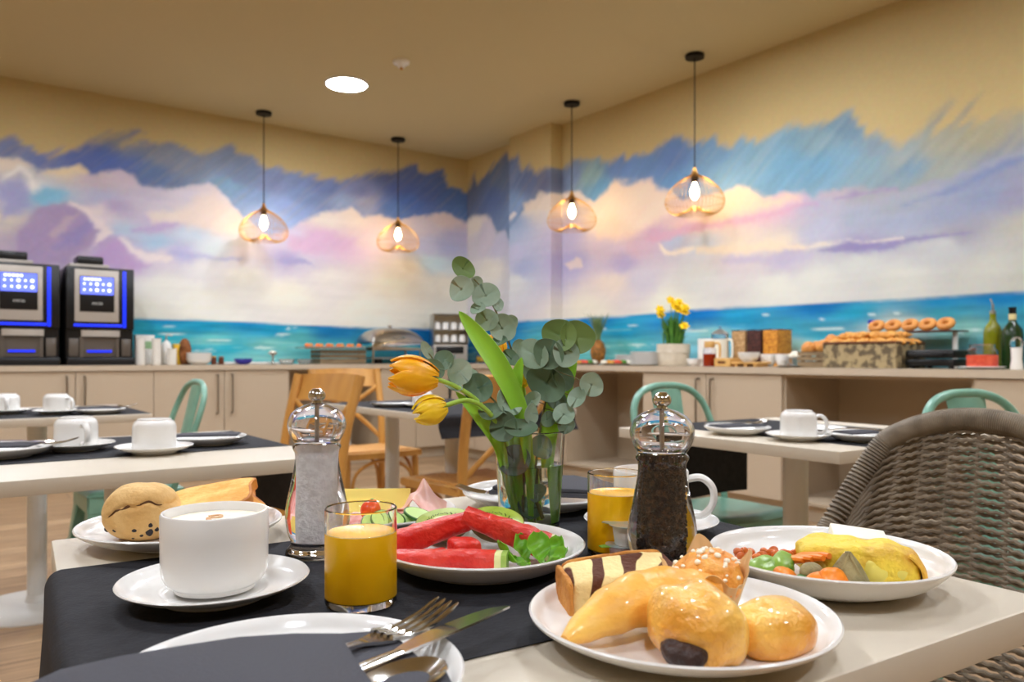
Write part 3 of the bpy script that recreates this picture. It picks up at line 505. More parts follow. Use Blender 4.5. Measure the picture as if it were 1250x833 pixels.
def runner(label, c, rz, half, y0, y1, hangL, hangR, z=TZ, wav=0.0, curl=0.0, out=.008):
    """black paper mat along local x; bends down over both table ends."""
    path = []
    if hangL: path += [(-half-out-.006-curl, -hangL), (-half-out-.006, -hangL*.6), (-half-out-.003, -.03), (-half-out, -.008), (-half+.004, .0012), (-half+.035, .0012)]
    else: path += [(-half, .0012)]
    path += [(-half*.33, .0012), (half*.33, .0012)]
    if hangR: path += [(half-.035, .0012), (half-.004, .0012), (half+out, -.008), (half+out+.003, -.03), (half+out+.006, -hangR*.6), (half+out+.006+curl, -hangR)]
    else: path += [(half, .0012)]
    sp = spline([(x, 0, zz) for x, zz in path], 6); n = len(sp)-1
    sp = [Vector((p.x, 0, min(p.z, .0012) if abs(p.x) < half else p.z)) for p in sp]
    def f(u, v):
        p = sp[min(n, int(round(u*n)))]
        y = y0+(y1-y0)*v
        hang = max(0, -p.z)
        return (p.x+wav*hang*sin(v*7), y, z+p.z)
    b = BM(); sheet(b, f, n, 12, .0006)
    o = obj('table_runner', b, 'black_paper', None, (c[0], c[1], 0), rz)
    return tag(o, label, 'table runner', 'black paper table runners')
runner('black paper runner under the cappuccino, juice and fruit plate on the front table', FGC, FGA, .3475, -.198, .196, .17, .15, wav=.05)
runner('black paper runner on the left table under the upturned cups', TB(-.35, .35), TBA, .35, -.12, .32, .1, .17, wav=.1)
o = runner('black paper runner on the right table draped towards the green chair', TC(.35, .35), TCA+pi/2, .35, -.23, .22, 0, .235, wav=.05, out=.012)
runner('black paper runner on the far left table in front of the coffee machines', ta_c, ang(36.6), .35, -.33, .25, 0, 0)
o = runner('black paper runner curling off the table amid the wooden chairs', TD(.35, .5), pi/2, .5, -.33, .34, .085, 0, z=TDZ, curl=.02, out=.01)

# ---------------------------------------------------------------- chairs: origin on the floor under the seat, front towards -y
def metal_chair(label, loc, rz):
    t = thing('metal_chair', label, 'chair', loc, rz, group='mint green metal chairs')
    b = BM()
    def seat(u, v):
        x, y = (u-.5)*2, (v-.5)*2
        k = 1-.10*max(0, y)
        ex = .185*x*k*(1-.06*y*y); ey = .18*y*(1-.05*x*x)
        dip = -.012*(1-x*x)*(1-y*y)
        edge = -.02*max(0, max(abs(x), abs(y))-.86)/.14
        return (ex, ey, .455+dip+edge)
    sheet(b, seat, 20, 20, .003); obj('seat', b, 'mint2', t, label='dark glossy green seat pan')
    b = BM()
    for s in (-1, 1):
        box(b, s*.172-.002, s*.172+.002, -.165, .165, .375, .44)
        box(b, -.165, .165, s*.168-.002, s*.168+.002, .375, .44)
    obj('apron', b, 'mint', t)
    for sx in (-1, 1):
        for sy in (-1, 1):
            b = BM()
            top = Vector((sx*.165, sy*.16, .435)); bot = Vector((sx*.212, sy*.215, 0))
            ring = []
            for q, w in ((top, .036), (top.lerp(bot, .3), .030), (bot, .013)):
                ring.append([(q.x-sx*w*2*a, q.y-sy*w*2*c, q.z) for a, c in ((0, 0), (1, 0), (1, .12), (.12, .12), (.12, 1), (0, 1))])
            vs = [[b.verts.new(p) for p in r] for r in ring]
            for a, c in zip(vs, vs[1:]):
                for i in range(6): b.faces.new((a[i], a[(i+1) % 6], c[(i+1) % 6], c[i]))
            b.faces.new(vs[0]); b.faces.new(vs[-1][::-1])
            obj('leg', b, 'mint', t)
    b = BM()
    half = [(.165, .13, .44), (.185, .165, .56), (.192, .205, .68), (.178, .236, .77), (.135, .252, .822), (.07, .260, .845), (0, .262, .85)]
    pts = [(-x, y, z) for x, y, z in half]+half[-2::-1]
    tube(b, spline(pts, 6), .0125, 12); obj('back_hoop', b, 'mint', t)
    b = BM()
    def spl(u, v):
        z = .455+(.838-.455)*v; y = .155+.105*v**.8+.012*((u-.5)*2)**2-.012
        return ((u-.5)*(.115+.035*v), y, z)
    sheet(b, spl, 8, 12, .003); obj('back_splat', b, 'mint', t)
    b = BM()
    tube(b, [(-.192, -.19, .22), (.192, .19, .22)], .006, 6); tube(b, [(.192, -.19, .225), (-.192, .19, .225)], .006, 6); obj('cross_brace', b, 'mint', t)
    return t
def face(dx, dy):
    """rotation that turns local -y towards camera-frame direction (dx, dy)."""
    w = W(dx, dy); return math.atan2(w.y, w.x)+pi/2
p = TC(.55, .80); metal_chair('mint green metal chair tucked under the right table behind the pepper mill', (p.x, p.y, 0), face(-vc[0]*-1*-1, -vc[1]))
p = W(1.38, 1.98); metal_chair('mint green metal chair peeking over the top of the wicker chair', (p.x, p.y, 0), face(.35, -.94))
p = W(-1.52, 3.10); metal_chair('mint green metal chair at left, between the two left tables, only hoop and legs showing', (p.x, p.y, 0), face(-.80, -.6))

def cross_chair(label, loc, rz):
    t = thing('wooden_chair', label, 'chair', loc, rz, group='honey wooden cross-back chairs')
    out = [(-.205, .17), (-.19, .185), (.19, .185), (.205, .17), (.225, -.17), (.20, -.205), (0, -.225), (-.20, -.205), (-.225, -.17)]
    sm = [(q.x, q.y) for q in spline([(x, y, 0) for x, y in out], 5, True)]
    b = BM(); prism(b, sm, .432, .462, bev=.008); obj('seat', b, 'wood', t)
    b = BM(); prism(b, [(x*.8, y*.8) for x, y in sm], .4625, .467, bev=.002); obj('cane_panel', b, 'cane', t, label='woven cane seat panel')
    for s in (-1, 1):
        b = BM(); tube(b, spline([(s*.205, .245, 0), (s*.198, .205, .25), (s*.192, .185, .46), (s*.195, .205, .66), (s*.20, .262, .885)], 6), [.013]*6+[.0165]*19, 10, flat=1.25); obj('back_post', b, 'wood', t)
        b = BM(); tube(b, [(s*.20, -.205, 0), (s*.195, -.185, .45)], [.013, .018], 12); obj('front_leg', b, 'wood', t)
        b = BM(); tube(b, spline([(s*.20, -.18, .20), (s*.197, -.13, .37), (s*.195, -.02, .42), (s*.195, .09, .37), (s*.198, .18, .20)], 6), .009, 8); obj('side_arch', b, 'wood', t)
    b = BM(); tube(b, spline([(-.18, -.2, .20), (-.15, -.198, .36), (0, -.2, .42), (.15, -.198, .36), (.18, -.2, .20)], 6), .009, 8); obj('front_arch', b, 'wood', t)
    b = BM(); tube(b, spline([(-.185, .21, .20), (-.15, .2, .36), (0, .195, .42), (.15, .2, .36), (.185, .21, .20)], 6), .009, 8); obj('rear_arch', b, 'wood', t)
    b = BM()
    def rail(u, v):
        x = (u-.5)*2; return (.2*x, .235+.035*v+.045*(1-x*x)-.0, .785+.10*v+.006*(1-x*x))
    sheet(b, rail, 16, 6, .018); obj('top_rail', b, 'wood', t)
    for s in (-1, 1):
        b = BM(); tube(b, spline([(-s*.185, .19, .50), (-s*.09, .225, .60), (0, .24+.006*s, .665), (s*.09, .25, .72), (s*.19, .235, .79)], 5), .013, 8, flat=.5, up=(0, 1, 0)); obj('cross_bar', b, 'wood', t)
    return t
def chair_back_at(fn, label, bx, by, dx, dy, back=.24):
    """chair whose back is at camera-frame (bx, by), facing (dx, dy)."""
    l = math.hypot(dx, dy); p = W(bx+dx/l*back, by+dy/l*back); return fn(label, (p.x, p.y, 0), face(dx, dy))
chair_back_at(cross_chair, 'honey wooden cross-back chair right behind the white salt mill', -.71, 2.93, -.68, -.73)
chair_back_at(cross_chair, 'honey wooden cross-back chair farthest back, in front of the open cabinet bay', -.93, 4.40, .6, -.8)
chair_back_at(cross_chair, 'honey wooden cross-back chair seen from behind, beside the vase', -.0, 2.98, -.62, .78)

# ---------------------------------------------------------------- wicker chair
def wicker_chair():
    w = FGA
    p = W(.69, 1.198); t = thing('wicker_chair', 'grey-brown woven wicker tub chair at the right end of the front table', 'chair', (p.x, p.y, 0), FGA+pi/2-R(180))
    # local: back at +y after rotation; x across the back
    def top(a): return .862-.028*(abs(a)/.45)**2-.10*max(0, abs(a)-.62)**1.3*1.2
    def pt(a, z, off=0.0):
        """a in -1..1 around the shell, z height."""
        h = (z-.40)/.46; half = .262-.072*h
        x = half*sin(a*1.25)/sin(1.25); y = -.10*abs(a)**2.6*(1.1-.85*h)+.05*h
        n = Vector((sin(a*1.25)*.9, cos(a*1.25), 0)).normalized()
        return Vector((x, y, z))+n*off
    def ztop(a):
        aa = abs(a); return .853-.115*aa**2-.5*max(0, aa-.6)**1.5
    b = BM(); stakes = [(-1+2*i/12) for i in range(13)]
    rows = 64
    for r in range(rows):
        pts = []
        f0 = r/(rows-1); N = 132
        for i in range(N+1):
            a = -1+2*i/N; z = .40+(ztop(a)-.012-.40)*f0
            ph = (a+1)*6*pi + (pi if r % 2 else 0)
            pts.append(pt(a, z+.0012*sin(i*1.7+r), (.0044)*sin(ph)))
        tube(b, pts, .0033, 6, cap=False)
    obj('woven_shell', b, 'wicker', t)
    b = BM()
    for a in stakes:
        tube(b, [pt(a, .40+(ztop(a)-.40)*k/10) for k in range(11)], .0026, 6)
    obj('stakes', b, 'wicker', t)['kind'] = 'stuff'
    # wrapped rim
    rim = [pt(-1+2*i/160, ztop(-1+2*i/160)) for i in range(161)]
    b = BM(); tube(b, rim, .013, 10); obj('rim_core', b, 'wicker', t)
    b = BM(); acc = 0
    for i in range(1, 160):
        tg = (rim[i+1]-rim[i-1]).normalized(); s1 = Vector((0, 0, 1))-tg*tg.z; s1.normalize(); s2 = tg.cross(s1)
        L_ = (rim[i+1]-rim[i]).length; k = max(1, int(L_/.0046))
        for q in range(k):
            c = rim[i].lerp(rim[i+1], q/k)
            tube(b, [c+(s1*cos(2*pi*j/12)+s2*sin(2*pi*j/12))*.0165+tg*.003*sin(2*pi*j/12) for j in range(12)], .0028, 4, closed=True)
    obj('wrapped_rim', b, 'wicker', t)
    b = BM()
    sh = [pt(a, .42) for a in [-1+2*i/20 for i in range(21)]]
    poly = [(q.x*.97, q.y-.006) for q in sh]+[(.25, -.46), (-.25, -.46)]
    poly = poly[::-1]
    prism(b, poly, .385, .425, bev=.01); obj('seat', b, 'wicker', t)
    for x, y in ((-.23, -.42), (.23, -.42), (-.2, -.1), (.2, -.1)):
        b = BM(); tube(b, [(x*1.05, y, 0), (x, y, .39)], .017, 10)
        for k in range(60): tube(b, [(x*(1.05-.05*k/60)+.0185*cos(j*pi/4), y+.0185*sin(j*pi/4), .01+.37*k/60) for j in range(8)], .003, 4, closed=True)
        obj('leg', b, 'wicker', t)
    return t
wicker_chair()

# ---------------------------------------------------------------- crockery
def plate_prof(r, h=.022, foot=.6, well=.66):
    out = rounded([(r*foot*.96, .0028), (r*foot*.97, 0), (r*foot, 0), (r*foot*1.03, .004), (r*.78, .0055), (r*.93, h*.62), (r*.995, h-.003)], 2)
    rim = [(r, h-.0012), (r-.0012, h), (r-.003, h-.0006)]
    ins = rounded([(r-.006, h-.004), (r*.90, h*.55), (r*well*1.08, .0068), (r*well*.9, .0058), (r*.3, .0055)], 2)
    return [(0, .0028)]+out+rim+ins+[(0, .0055)]
def saucer_prof(r=.076, h=.017):
    out = rounded([(r*.52, .0025), (r*.53, 0), (r*.56, 0), (r*.6, .004), (r*.85, h*.55), (r*.99, h-.002)], 2)
    ins = rounded([(r-.004, h-.0025), (r*.82, h*.5), (r*.62, .0068), (r*.56, .0072), (r*.52, .0052), (r*.45, .0048)], 2)
    return [(0, .0025)]+out+[(r, h-.001), (r-.001, h)]+ins+[(0, .0048)]
def plate(label, loc, r=.1, h=.022, group='white dinner plates', name='plate', well=.66, n=72):
    b = BM(); lathe(b, plate_prof(r, h, well=well), n); o = obj(name, b, 'white', None, loc)
    return tag(o, label, 'plate', group)
SAU = None
def saucer(label, loc):
    global SAU
    if SAU is None:
        b = BM(); lathe(b, saucer_prof(), 64); SAU = obj('saucer', b, 'white', None, loc); o = SAU
    else:
        o = SAU.copy(); COL.objects.link(o); o.location = loc
    return tag(o, label, 'saucer', 'white saucers')
CUP = None; CUPH = .064
def cup_root(name, label, loc, rz, r=.0425, group='white coffee cups'):
    t = thing(name, label, 'cup', loc, rz, group)
    b = BM()
    out = [(0, .002), (r*.70, .002), (r*.70, 0), (r*.75, 0)]+rounded([(r*.77, .003), (r*.90, .0065), (r*.985, .014), (r*.995, .026)], 2)+[(r, .045), (r, CUPH-.0015), (r-.001, CUPH), (r-.0024, CUPH), (r-.0032, CUPH-.0015)]
    out += rounded([(r-.0038, .05), (r-.004, .022), (r-.008, .009), (r*.6, .0065)], 2)+[(0, .006)]
    lathe(b, out, 64); obj('bowl', b, 'white', t)
    b = BM(); tube(b, spline([(r-.002, 0, .054), (r+.014, 0, .056), (r+.026, 0, .045), (r+.026, 0, .027), (r+.014, 0, .014), (r-.004, 0, .016)], 7), .0042, 10, flat=1.5, up=(0, 1, 0)); obj('handle', b, 'white', t)
    return t
def cup_down(label, loc, rz):
    global CUP
    if CUP is None:
        CUP = cup_root('coffee_cup', label, (0, 0, 0), 0, group='white cups turned upside down'); t = CUP
    else: t = dup(CUP, loc, label=label)
    t.location = (loc[0], loc[1], loc[2]+CUPH); t.rotation_euler = (pi, 0, rz)
    return t
def TP(X, Y, z=TZ+.0015): return W(X, Y, z)
zs = TZ+.0015
# left table
saucer('white saucer under the upturned cup at the right of the left table', TP(-.745, 1.63)); cup_down('upturned white cup at right on the left table, handle towards the viewer', TP(-.745, 1.63, zs+.0078), 1.25)
saucer('white saucer under the upturned cup at the middle of the left table', TP(-.936, 1.68)); cup_down('upturned white cup at the middle of the left table, handle hidden', TP(-.936, 1.68, zs+.0078), -1.4)
pl1 = plate('white plate with a folded napkin at the right end of the left table', TP(-.70, 1.80), .085, .020)
pl2 = plate('white plate with napkin and fork on the left table, cut by the photo edge', TP(-1.03, 1.566), .1)
# right table
plate('white plate with a black napkin beside the pepper mill, on the right table', TP(.589, 2.045), .085, .020)
saucer('white saucer under the upturned cup on the right table', TP(.692, 1.89)); cup_down('upturned white cup on the right table', TP(.692, 1.89, zs+.0078), -.6)
saucer('white saucer behind the upturned cup on the right table', TP(.80, 2.06))
plate('white plate with cutlery at the right end of the right table', TP(.842, 1.87), .088, .020)
# far left table
saucer('white saucer under the second upturned cup from the left on the far left table', TP(-1.60, 2.75)); cup_down('second upturned cup from the left, on the far left table', TP(-1.60, 2.75, zs+.0078), -.9)
saucer('white saucer under the leftmost upturned cup, on the far left table', TP(-1.785, 2.76)); cup_down('leftmost upturned cup, cut by the photo edge, on the far left table', TP(-1.785, 2.76, zs+.0078), -1.6)
plate('white plate with cutlery at the right end of the far left table', TP(-1.47, 2.79), .085, .018)
# wooden-chair table
zd = TDZ+.0015
plate('white plate with a black napkin on the table amid the wooden chairs', W(-.52, 3.42, zd), .10, .020)
saucer('white saucer under the tilted-handle cup amid the wooden chairs', W(-.385, 3.36, zd)); cup_down('upturned white cup behind the yellow tulip, amid the wooden chairs', W(-.385, 3.36, zd+.0078), -2.6)
def napkin_flat(label, loc, rz, poly, th=.0025):
    b = BM(); prism(b, poly, 0, th, bev=.001, seg=1); prism(b, [(x*.97+.002, y*.96) for x, y in poly], th+.0002, th*1.8, bev=.001, seg=1)
    return tag(obj('napkin', b, 'black_napkin', None, loc, rz), label, 'napkin', 'folded charcoal napkins')
NP = [(-.07, -.035), (.07, -.03), (.068, .035), (-.068, .034)]
napkin_flat('folded charcoal napkin on the right-hand plate of the left table', TP(-.70, 1.80, zs+.0195), ang(10), NP)
napkin_flat('folded charcoal napkin on the cut-off plate at the left edge', TP(-1.04, 1.56, zs+.0215), ang(12), [(-.09, -.045), (.08, -.04), (.08, .045), (-.09, .045)])
napkin_flat('folded charcoal napkin on the plate beside the pepper mill', TP(.589, 2.045, zs+.0195), ang(20), NP)
napkin_flat('folded charcoal napkin under the fork at the right end of the right table', TP(.842, 1.87, zs+.0195), ang(20), NP)
napkin_flat('folded charcoal napkin on the far left table', TP(-1.47, 2.79, zs+.0175), ang(20), NP)
napkin_flat('folded charcoal napkin on the plate amid the wooden chairs', W(-.52, 3.42, zd+.0195), ang(20), [(-.1, -.04), (.08, -.035), (.08, .04), (-.1, .04)])

# cutlery lies along +x, handle end at x = 0
def fork_bm():
    b = BM()
    def top(u, v):
        x = .135*u; w = (.0062-.0028*sin(min(1, u*1.15)*pi*.5)) if u < .86 else .0034+(u-.86)*.052
        return (x, (v-.5)*2*w, .0025+.0035*sin(u*pi*.9)-.0045*u)
    sheet(b, top, 30, 6, .0018)
    for k in range(4):
        y = -.0096+.0064*k
        tube(b, spline([(.133, y*.98, .0005), (.150, y, -.0022), (.170, y, .0008), (.190, y*.98, .0075)], 5), [.0019]*10+[.0016]*4+[.0011, .0006], 6)
    return b
def head_bm():
    b = BM()
    def top(u, v):
        x = .118+.032*u; w = .0034+(.0112-.0034)*(sin(u*pi/2)**1.3)
        return (x, (v-.5)*2*w, .0012-.004*sin(u*pi)*.7-.0012*u)
    sheet(b, top, 14, 8, .0018)
    return b
FORK = None
def fork(label, loc, rz, rot=None):
    global FORK
    if FORK is None:
        FORK = thing('fork', label, 'fork', loc, rz, 'steel forks')
        obj('handle', fork_bm(), 'steel', FORK); obj('head', head_bm(), 'steel', FORK); t = FORK
    else: t = dup(FORK, loc, rz, label)
    if rot: t.rotation_euler = rot
    return t
def knife(label, loc, rz, rot=None):
    t = thing('table_knife', label, 'knife', loc, rz, 'steel knives')
    b = BM(); tube(b, [(0, 0, 0), (.03, 0, 0), (.09, 0, 0), (.108, 0, 0)], [.0062, .0066, .0050, .0042], 12, flat=.42, up=(0, 0, 1)); obj('handle', b, 'steel', t)
    b = BM()
    up_ = spline([(.108, .0040, 0), (.13, .0085, 0), (.17, .0088, 0), (.20, .0055, 0), (.214, -.002, 0)], 6); lo = spline([(.214, -.0035, 0), (.17, -.0052, 0), (.108, -.0040, 0)], 6)
    prism(b, [(q.x, q.y) for q in up_+lo], -.0007, .0007); obj('blade', b, 'steel', t)
    if rot: t.rotation_euler = rot
    return t
def spoon(label, loc, rz, rot=None):
    t = thing('spoon', label, 'spoon', loc, rz)
    b = BM()
    def top(u, v):
        w = .0062-.003*sin(min(1, u*1.1)*pi*.5); return (.12*u, (v-.5)*2*w, .003+.006*sin(u*pi))
    sheet(b, top, 20, 5, .0018); obj('handle', b, 'steel', t)
    b = BM()
    def bowl(u, v):
        a = 2*pi*v; r = u; x = .145+.029*r*cos(a); y = .0175*r*sin(a); return (x, y, .003-.007*(1-r*r))
    sheet(b, bowl, 8, 28, .0014); obj('bowl', b, 'steel', t)
    if rot: t.rotation_euler = rot
    return t
fork('steel fork on the cut-off plate at the left edge of the photo', TP(-1.07, 1.56, zs+.029), ang(8))
fork('steel fork on the plate at the right end of the right table', TP(.75, 1.86, zs+.027), ang(5))
fork('steel fork on the plate at the right end of the far left table', TP(-1.54, 2.78, zs+.025), ang(15))
fork('steel fork across the plate beside the pepper mill', TP(.50, 2.02, zs+.027), ang(20))

# ---------------------------------------------------------------- buffet on the worktop
def LCt(px, off, z=0):                     # a spot on the left worktop, off metres behind the cabinet fronts
    k = (px-625)/955; v = VF+off; Y = v/(CA-SA*k); return Vector((CA*k*Y+SA*Y, v, CT+.0008+z))
def RCt(px, off, z=0):
    k = (px-625)/955; u = UF+off; Y = u/(CA*k+SA); return Vector((u, -SA*k*Y+CA*Y, CT+.0008+z))
M['screen'] = mat('lit_touch_screen', (70, 84, 190), .3, emit=1.1, ecol=(92, 106, 225))
M['icon'] = mat('lit_screen_icon', (235, 238, 255), .3, emit=1.6)
M['blueled'] = mat('blue_light_strip', (20, 50, 230), .3, emit=.75, ecol=(14, 40, 235))
M['silver'] = mat('silver_plastic', (178, 170, 160), .4, .2)
M['smoke'] = mat('smoked_plastic', (92, 84, 76), .25)
def text(name, s, size, m, parent, loc, rot, depth=.0006):
    cu = bpy.data.curves.new(name, 'FONT'); cu.body = s; cu.size = size; cu.align_x = 'CENTER'; cu.extrude = depth
    o = bpy.data.objects.new(name, cu); COL.objects.link(o)
    dg = bpy.context.evaluated_depsgraph_get(); me = bpy.data.meshes.new_from_object(o.evaluated_get(dg))
    bpy.data.objects.remove(o); me.materials.clear(); me.materials.append(M[m])
    q = bpy.data.objects.new(name, me); COL.objects.link(q); q.location = loc; q.rotation_euler = rot; q.parent = parent
    return q
M['ledtext'] = mat('pale_lettering', (190, 190, 186), .5)
def coffee_machine(label, loc):
    t = thing('coffee_machine', label, 'coffee machine', loc, 0, 'black coffee machines')
    w, h, d = .46, .735, .50; x0 = -w/2
    b = BM(); box(b, x0, -x0, .03, d, .0, h, .012); obj('body', b, 'black', t)
    b = BM(); box(b, x0, -x0, -.005, .0295, .27, h, .008); obj('front_door', b, 'black', t)
    b = BM(); box(b, x0+.055, x0+.055+.296, -.013, -.0055, .325, .715, .003); obj('front_panel', b, 'silver', t, label='silver front panel around the screen')
    b = BM(); box(b, x0+.087, x0+.32, -.0165, -.0135, .40, .665, .002); sc = obj('glass_panel', b, 'black', t)
    b = BM(); box(b, x0+.092, x0+.315, -.0178, -.0168, .530, .660); ds = obj('display', b, 'screen', sc)
    for i in range(5):
        b = BM(); box(b, x0+.115+.024*i, x0+.131+.024*i, -.0186, -.018, .636, .650); obj('screen_icon', b, 'icon', sc)
    for i in range(5):
        for j in range(2):
            cx, cz = x0+.118+.042*i, .608-.045*j
            b = BM(); lathe(b, [(0, -.0004), (.011 if i in (2, 4) else .007, -.0004), (.011 if i in (2, 4) else .007, .0004), (0, .0004)], 14, m=TR(cx, -.0184, cz, rx=pi/2)); obj('screen_icon', b, 'icon', sc)
    text('lettering', 'necta', .034, 'ledtext', sc, (x0+.205, -.0168, .455), (pi/2, 0, 0))
    b = BM(); box(b, -x0-.080, -x0-.058, -.009, -.0052, .285, .715, .001); box(b, x0+.05, -x0-.085, -.009, -.0052, .29, .308, .001); obj('light_strip', b, 'blueled', t)
    b = BM(); prism(b, [(x0+.10, .0), (x0+.36, .0), (x0+.345, -.012), (x0+.115, -.012)], .215, .262); obj('spout_cover', b, 'silver', t)
    b = BM(); box(b, x0+.09, x0+.115, .0, .028, .06, .215); box(b, x0+.33, x0+.355, .0, .028, .06, .215); box(b, x0+.1155, x0+.3295, .012, .029, .065, .21); obj('cup_bay', b, 'smoke', t)
    b = BM(); box(b, x0+.14, x0+.305, .002, .0115, .098, .112); obj('bay_light', b, 'blueled', t)
    for q in (x0+.02, x0+.372):
        b = BM(); box(b, q, q+.065, .006, .029, .065, .20, .004); obj('side_bin', b, 'smoke', t)
    b = BM(); box(b, x0, -x0, -.045, .0295, 0, .058, .008); obj('drip_tray', b, 'black', t)
    b = BM(); box(b, x0+.03, x0+.30, .08, .40, h+.0005, h+.03, .006); obj('top_deck', b, 'silver', t)
    b = BM(); box(b, x0+.09, x0+.27, .12, .34, h+.0305, h+.095, .012); obj('bean_hopper', b, 'black', t)
    return t
coffee_machine('black coffee machine with blue light strip, beside the white cup stacks', LCt(123, .10))
coffee_machine('black coffee machine cut by the left photo edge', LCt(28, .10))

M['wht'] = mat('matt_white_paper', (235, 232, 226), .6)
M['green_print'] = mat('pale_green_print', (150, 188, 140), .6)
M['brownbag'] = mat('brown_paper', (150, 92, 46), .8, c2=(96, 54, 24), ns=14)
M['yellow'] = mat('yellow_card', (238, 190, 40), .5)
M['violet'] = mat('violet_blue_glaze', (50, 44, 160), .3)
M['jam'] = mat('dark_jam', (96, 50, 30), .3)
M['basket'] = mat('washed_wood_crate', (150, 128, 96), .75, c2=(104, 84, 60), ns=18, stretch=(.3, .3, 3))
M['fruit_o'] = mat('orange_fruit', (238, 130, 30), .45, c2=(222, 96, 24), ns=20)
M['fruit_y'] = mat('yellow_pastry', (226, 172, 62), .5, c2=(196, 126, 40), ns=25)
M['crust'] = mat('golden_crust', (240, 184, 96), .5, c2=(208, 138, 58), ns=26, bump=.3, bs=60)
M['crust2'] = mat('brown_bun_crust', (206, 132, 62), .45, c2=(230, 164, 86), ns=12)
M['leafg'] = mat('narrow_green_leaf', (92, 146, 52), .5, c2=(60, 112, 38), ns=20)
M['daff'] = mat('daffodil_yellow', (250, 214, 30), .5)
M['honey'] = mat('amber_honey', (150, 44, 12), .15, c2=(120, 28, 8), ns=4)
M['milk'] = mat('milk', (238, 232, 214), .3)
M['bamboo'] = mat('bamboo_board', (224, 180, 110), .5, c2=(206, 158, 88), ns=8, stretch=(.2, 1, 1))
M['cer1'] = mat('oat_flakes', (206, 170, 120), .8, c2=(160, 118, 74), ns=60, bump=.6, bs=70)
M['cer2'] = mat('chocolate_cereal', (88, 44, 34), .7, c2=(48, 22, 18), ns=60, bump=.6, bs=70)
M['cer3'] = mat('corn_flakes', (226, 160, 56), .7, c2=(182, 106, 26), ns=60, bump=.6, bs=70)
M['newsprint'] = mat('printed_burlap', (172, 152, 112), .8, c2=(104, 90, 68), ns=26, lo=.46, hi=.58)
M['redjam'] = mat('tomato_spread', (214, 70, 50), .4, c2=(230, 100, 70), ns=30)
M['oil'] = mat('olive_oil_glass', (128, 128, 24), .1, c2=(104, 112, 18), ns=3)
M['wine'] = mat('dark_green_glass', (28, 52, 22), .08)
M['label'] = mat('cream_label', (220, 206, 150), .6)
M['blue'] = mat('royal_blue_plastic', (30, 50, 170), .4)
M['stone'] = mat('white_stone_planter', (216, 206, 188), .7, c2=(200, 188, 168), ns=10)
def one(name, label, cat, loc, b, m, rz=0, group=None, smooth=40):
    return tag(obj(name, b, m, None, loc, rz, smooth), label, cat, group)
# white cup stacks
def cup_stack(label, loc, n=6, r=.038):
    b = BM(); pr = []
    for i in range(n):
        z = i*.026; pr += [(r*.80, z), (r, z+.024), (r*1.04, z+.0245), (r*1.04, z+.026)]
    lathe(b, [(0, 0)]+pr+[(0, n*.026)], 24); return one('paper_cup_stack', label, 'paper cups', loc, b, 'wht', group='stacked white paper cups')
cup_stack('stack of white paper cups touching the coffee machine', LCt(171, .16), 8)
cup_stack('stack of white paper cups second from the coffee machine', LCt(191, .16), 8)
cup_stack('short stack of white paper cups beside the brown paper bag', LCt(210, .12), 5)
t = thing('pump_bottle', 'white pump bottle behind the paper cup stacks', 'bottle', LCt(203, .30))
b = BM(); lathe(b, rounded([(0, 0), (.04, 0), (.042, .01), (.042, .15), (.03, .18), (.014, .185), (.014, .2), (0, .2)], 2), 28); obj('bottle', b, 'wht', t)
b = BM(); tube(b, [(0, 0, .2), (0, 0, .235)], .006, 8); tube(b, [(0, 0, .235), (.01, 0, .242), (.045, 0, .236)], .007, 8); obj('pump', b, 'steel2', t)
t = thing('carton', 'white carton with pale green print behind the paper cups', 'carton', LCt(176, .40))
b = BM(); box(b, -.07, .07, -.04, .04, 0, .24, .004); obj('box', b, 'wht', t); b = BM(); box(b, -.069, .069, -.0412, -.0402, .13, .19); obj('print', b, 'green_print', t)
t = thing('brown_paper_bag', 'crumpled brown paper bag between the paper cups and white bowls', 'bag', LCt(226, .22))
b = BM(); blob(b, .05, .04, .10, .018, 16, 5, 4, flat=-.095, m=TR(0, 0, .095), p=3); obj('bag', b, 'brownbag', t)
b = BM(); tube(b, spline([(-.03, 0, .17), (.0, .01, .205), (.03, 0, .18)], 4), [.016]*4+[.011]*5, 8); obj('folded_top', b, 'brownbag', t)
one('tea_box', 'small yellow box behind the brown paper bag', 'box', LCt(216, .36), (lambda b: (box(b, -.03, .03, -.03, .03, 0, .17, .002), b)[1])(BM()), 'yellow')
def bowl_bm(r=.075, h=.05):
    b = BM(); lathe(b, [(0, .003), (r*.45, .003), (r*.46, 0), (r*.52, 0)]+rounded([(r*.54, .004), (r*.86, h*.35), (r*.99, h-.002)], 2)+[(r, h), (r-.004, h)]+rounded([(r-.006, h-.004), (r*.8, h*.38), (r*.45, .008)], 2)+[(0, .007)], 40); return b
bw = one('bowl', 'white bowl at the bottom of the stack right of the brown bag', 'bowl', LCt(243, .16), bowl_bm(.10, .055), 'white', group='stacked white bowls')
for k, w_ in ((1, 'in the middle of'), (2, 'topmost in')):
    o = bw.copy(); COL.objects.link(o); o.location = LCt(243, .16, .021*k); tag(o, 'white bowl %s the stack right of the brown bag' % w_, 'bowl', 'stacked white bowls')
def jar(name, label, loc, r, h, mc, ml='steel2', group=None):
    t = thing(name, label, 'jar', loc, 0, group)
    b = BM(); lathe(b, [(0, 0)]+rounded([(r*.9, 0), (r, .006), (r, h*.8), (r*.85, h*.88), (r*.8, h*.9)], 1)+[(0, h*.9)], 24); obj('body', b, mc, t)
    b = BM(); lathe(b, [(0, h*.902), (r*.86, h*.902), (r*.86, h), (0, h)], 24); obj('lid', b, ml, t)
    return t
jar('jam_jar', 'small dark jam jar just right of the white bowls', LCt(261, .14), .022, .07, 'jam', 'yellow', 'small jam jars on the left')
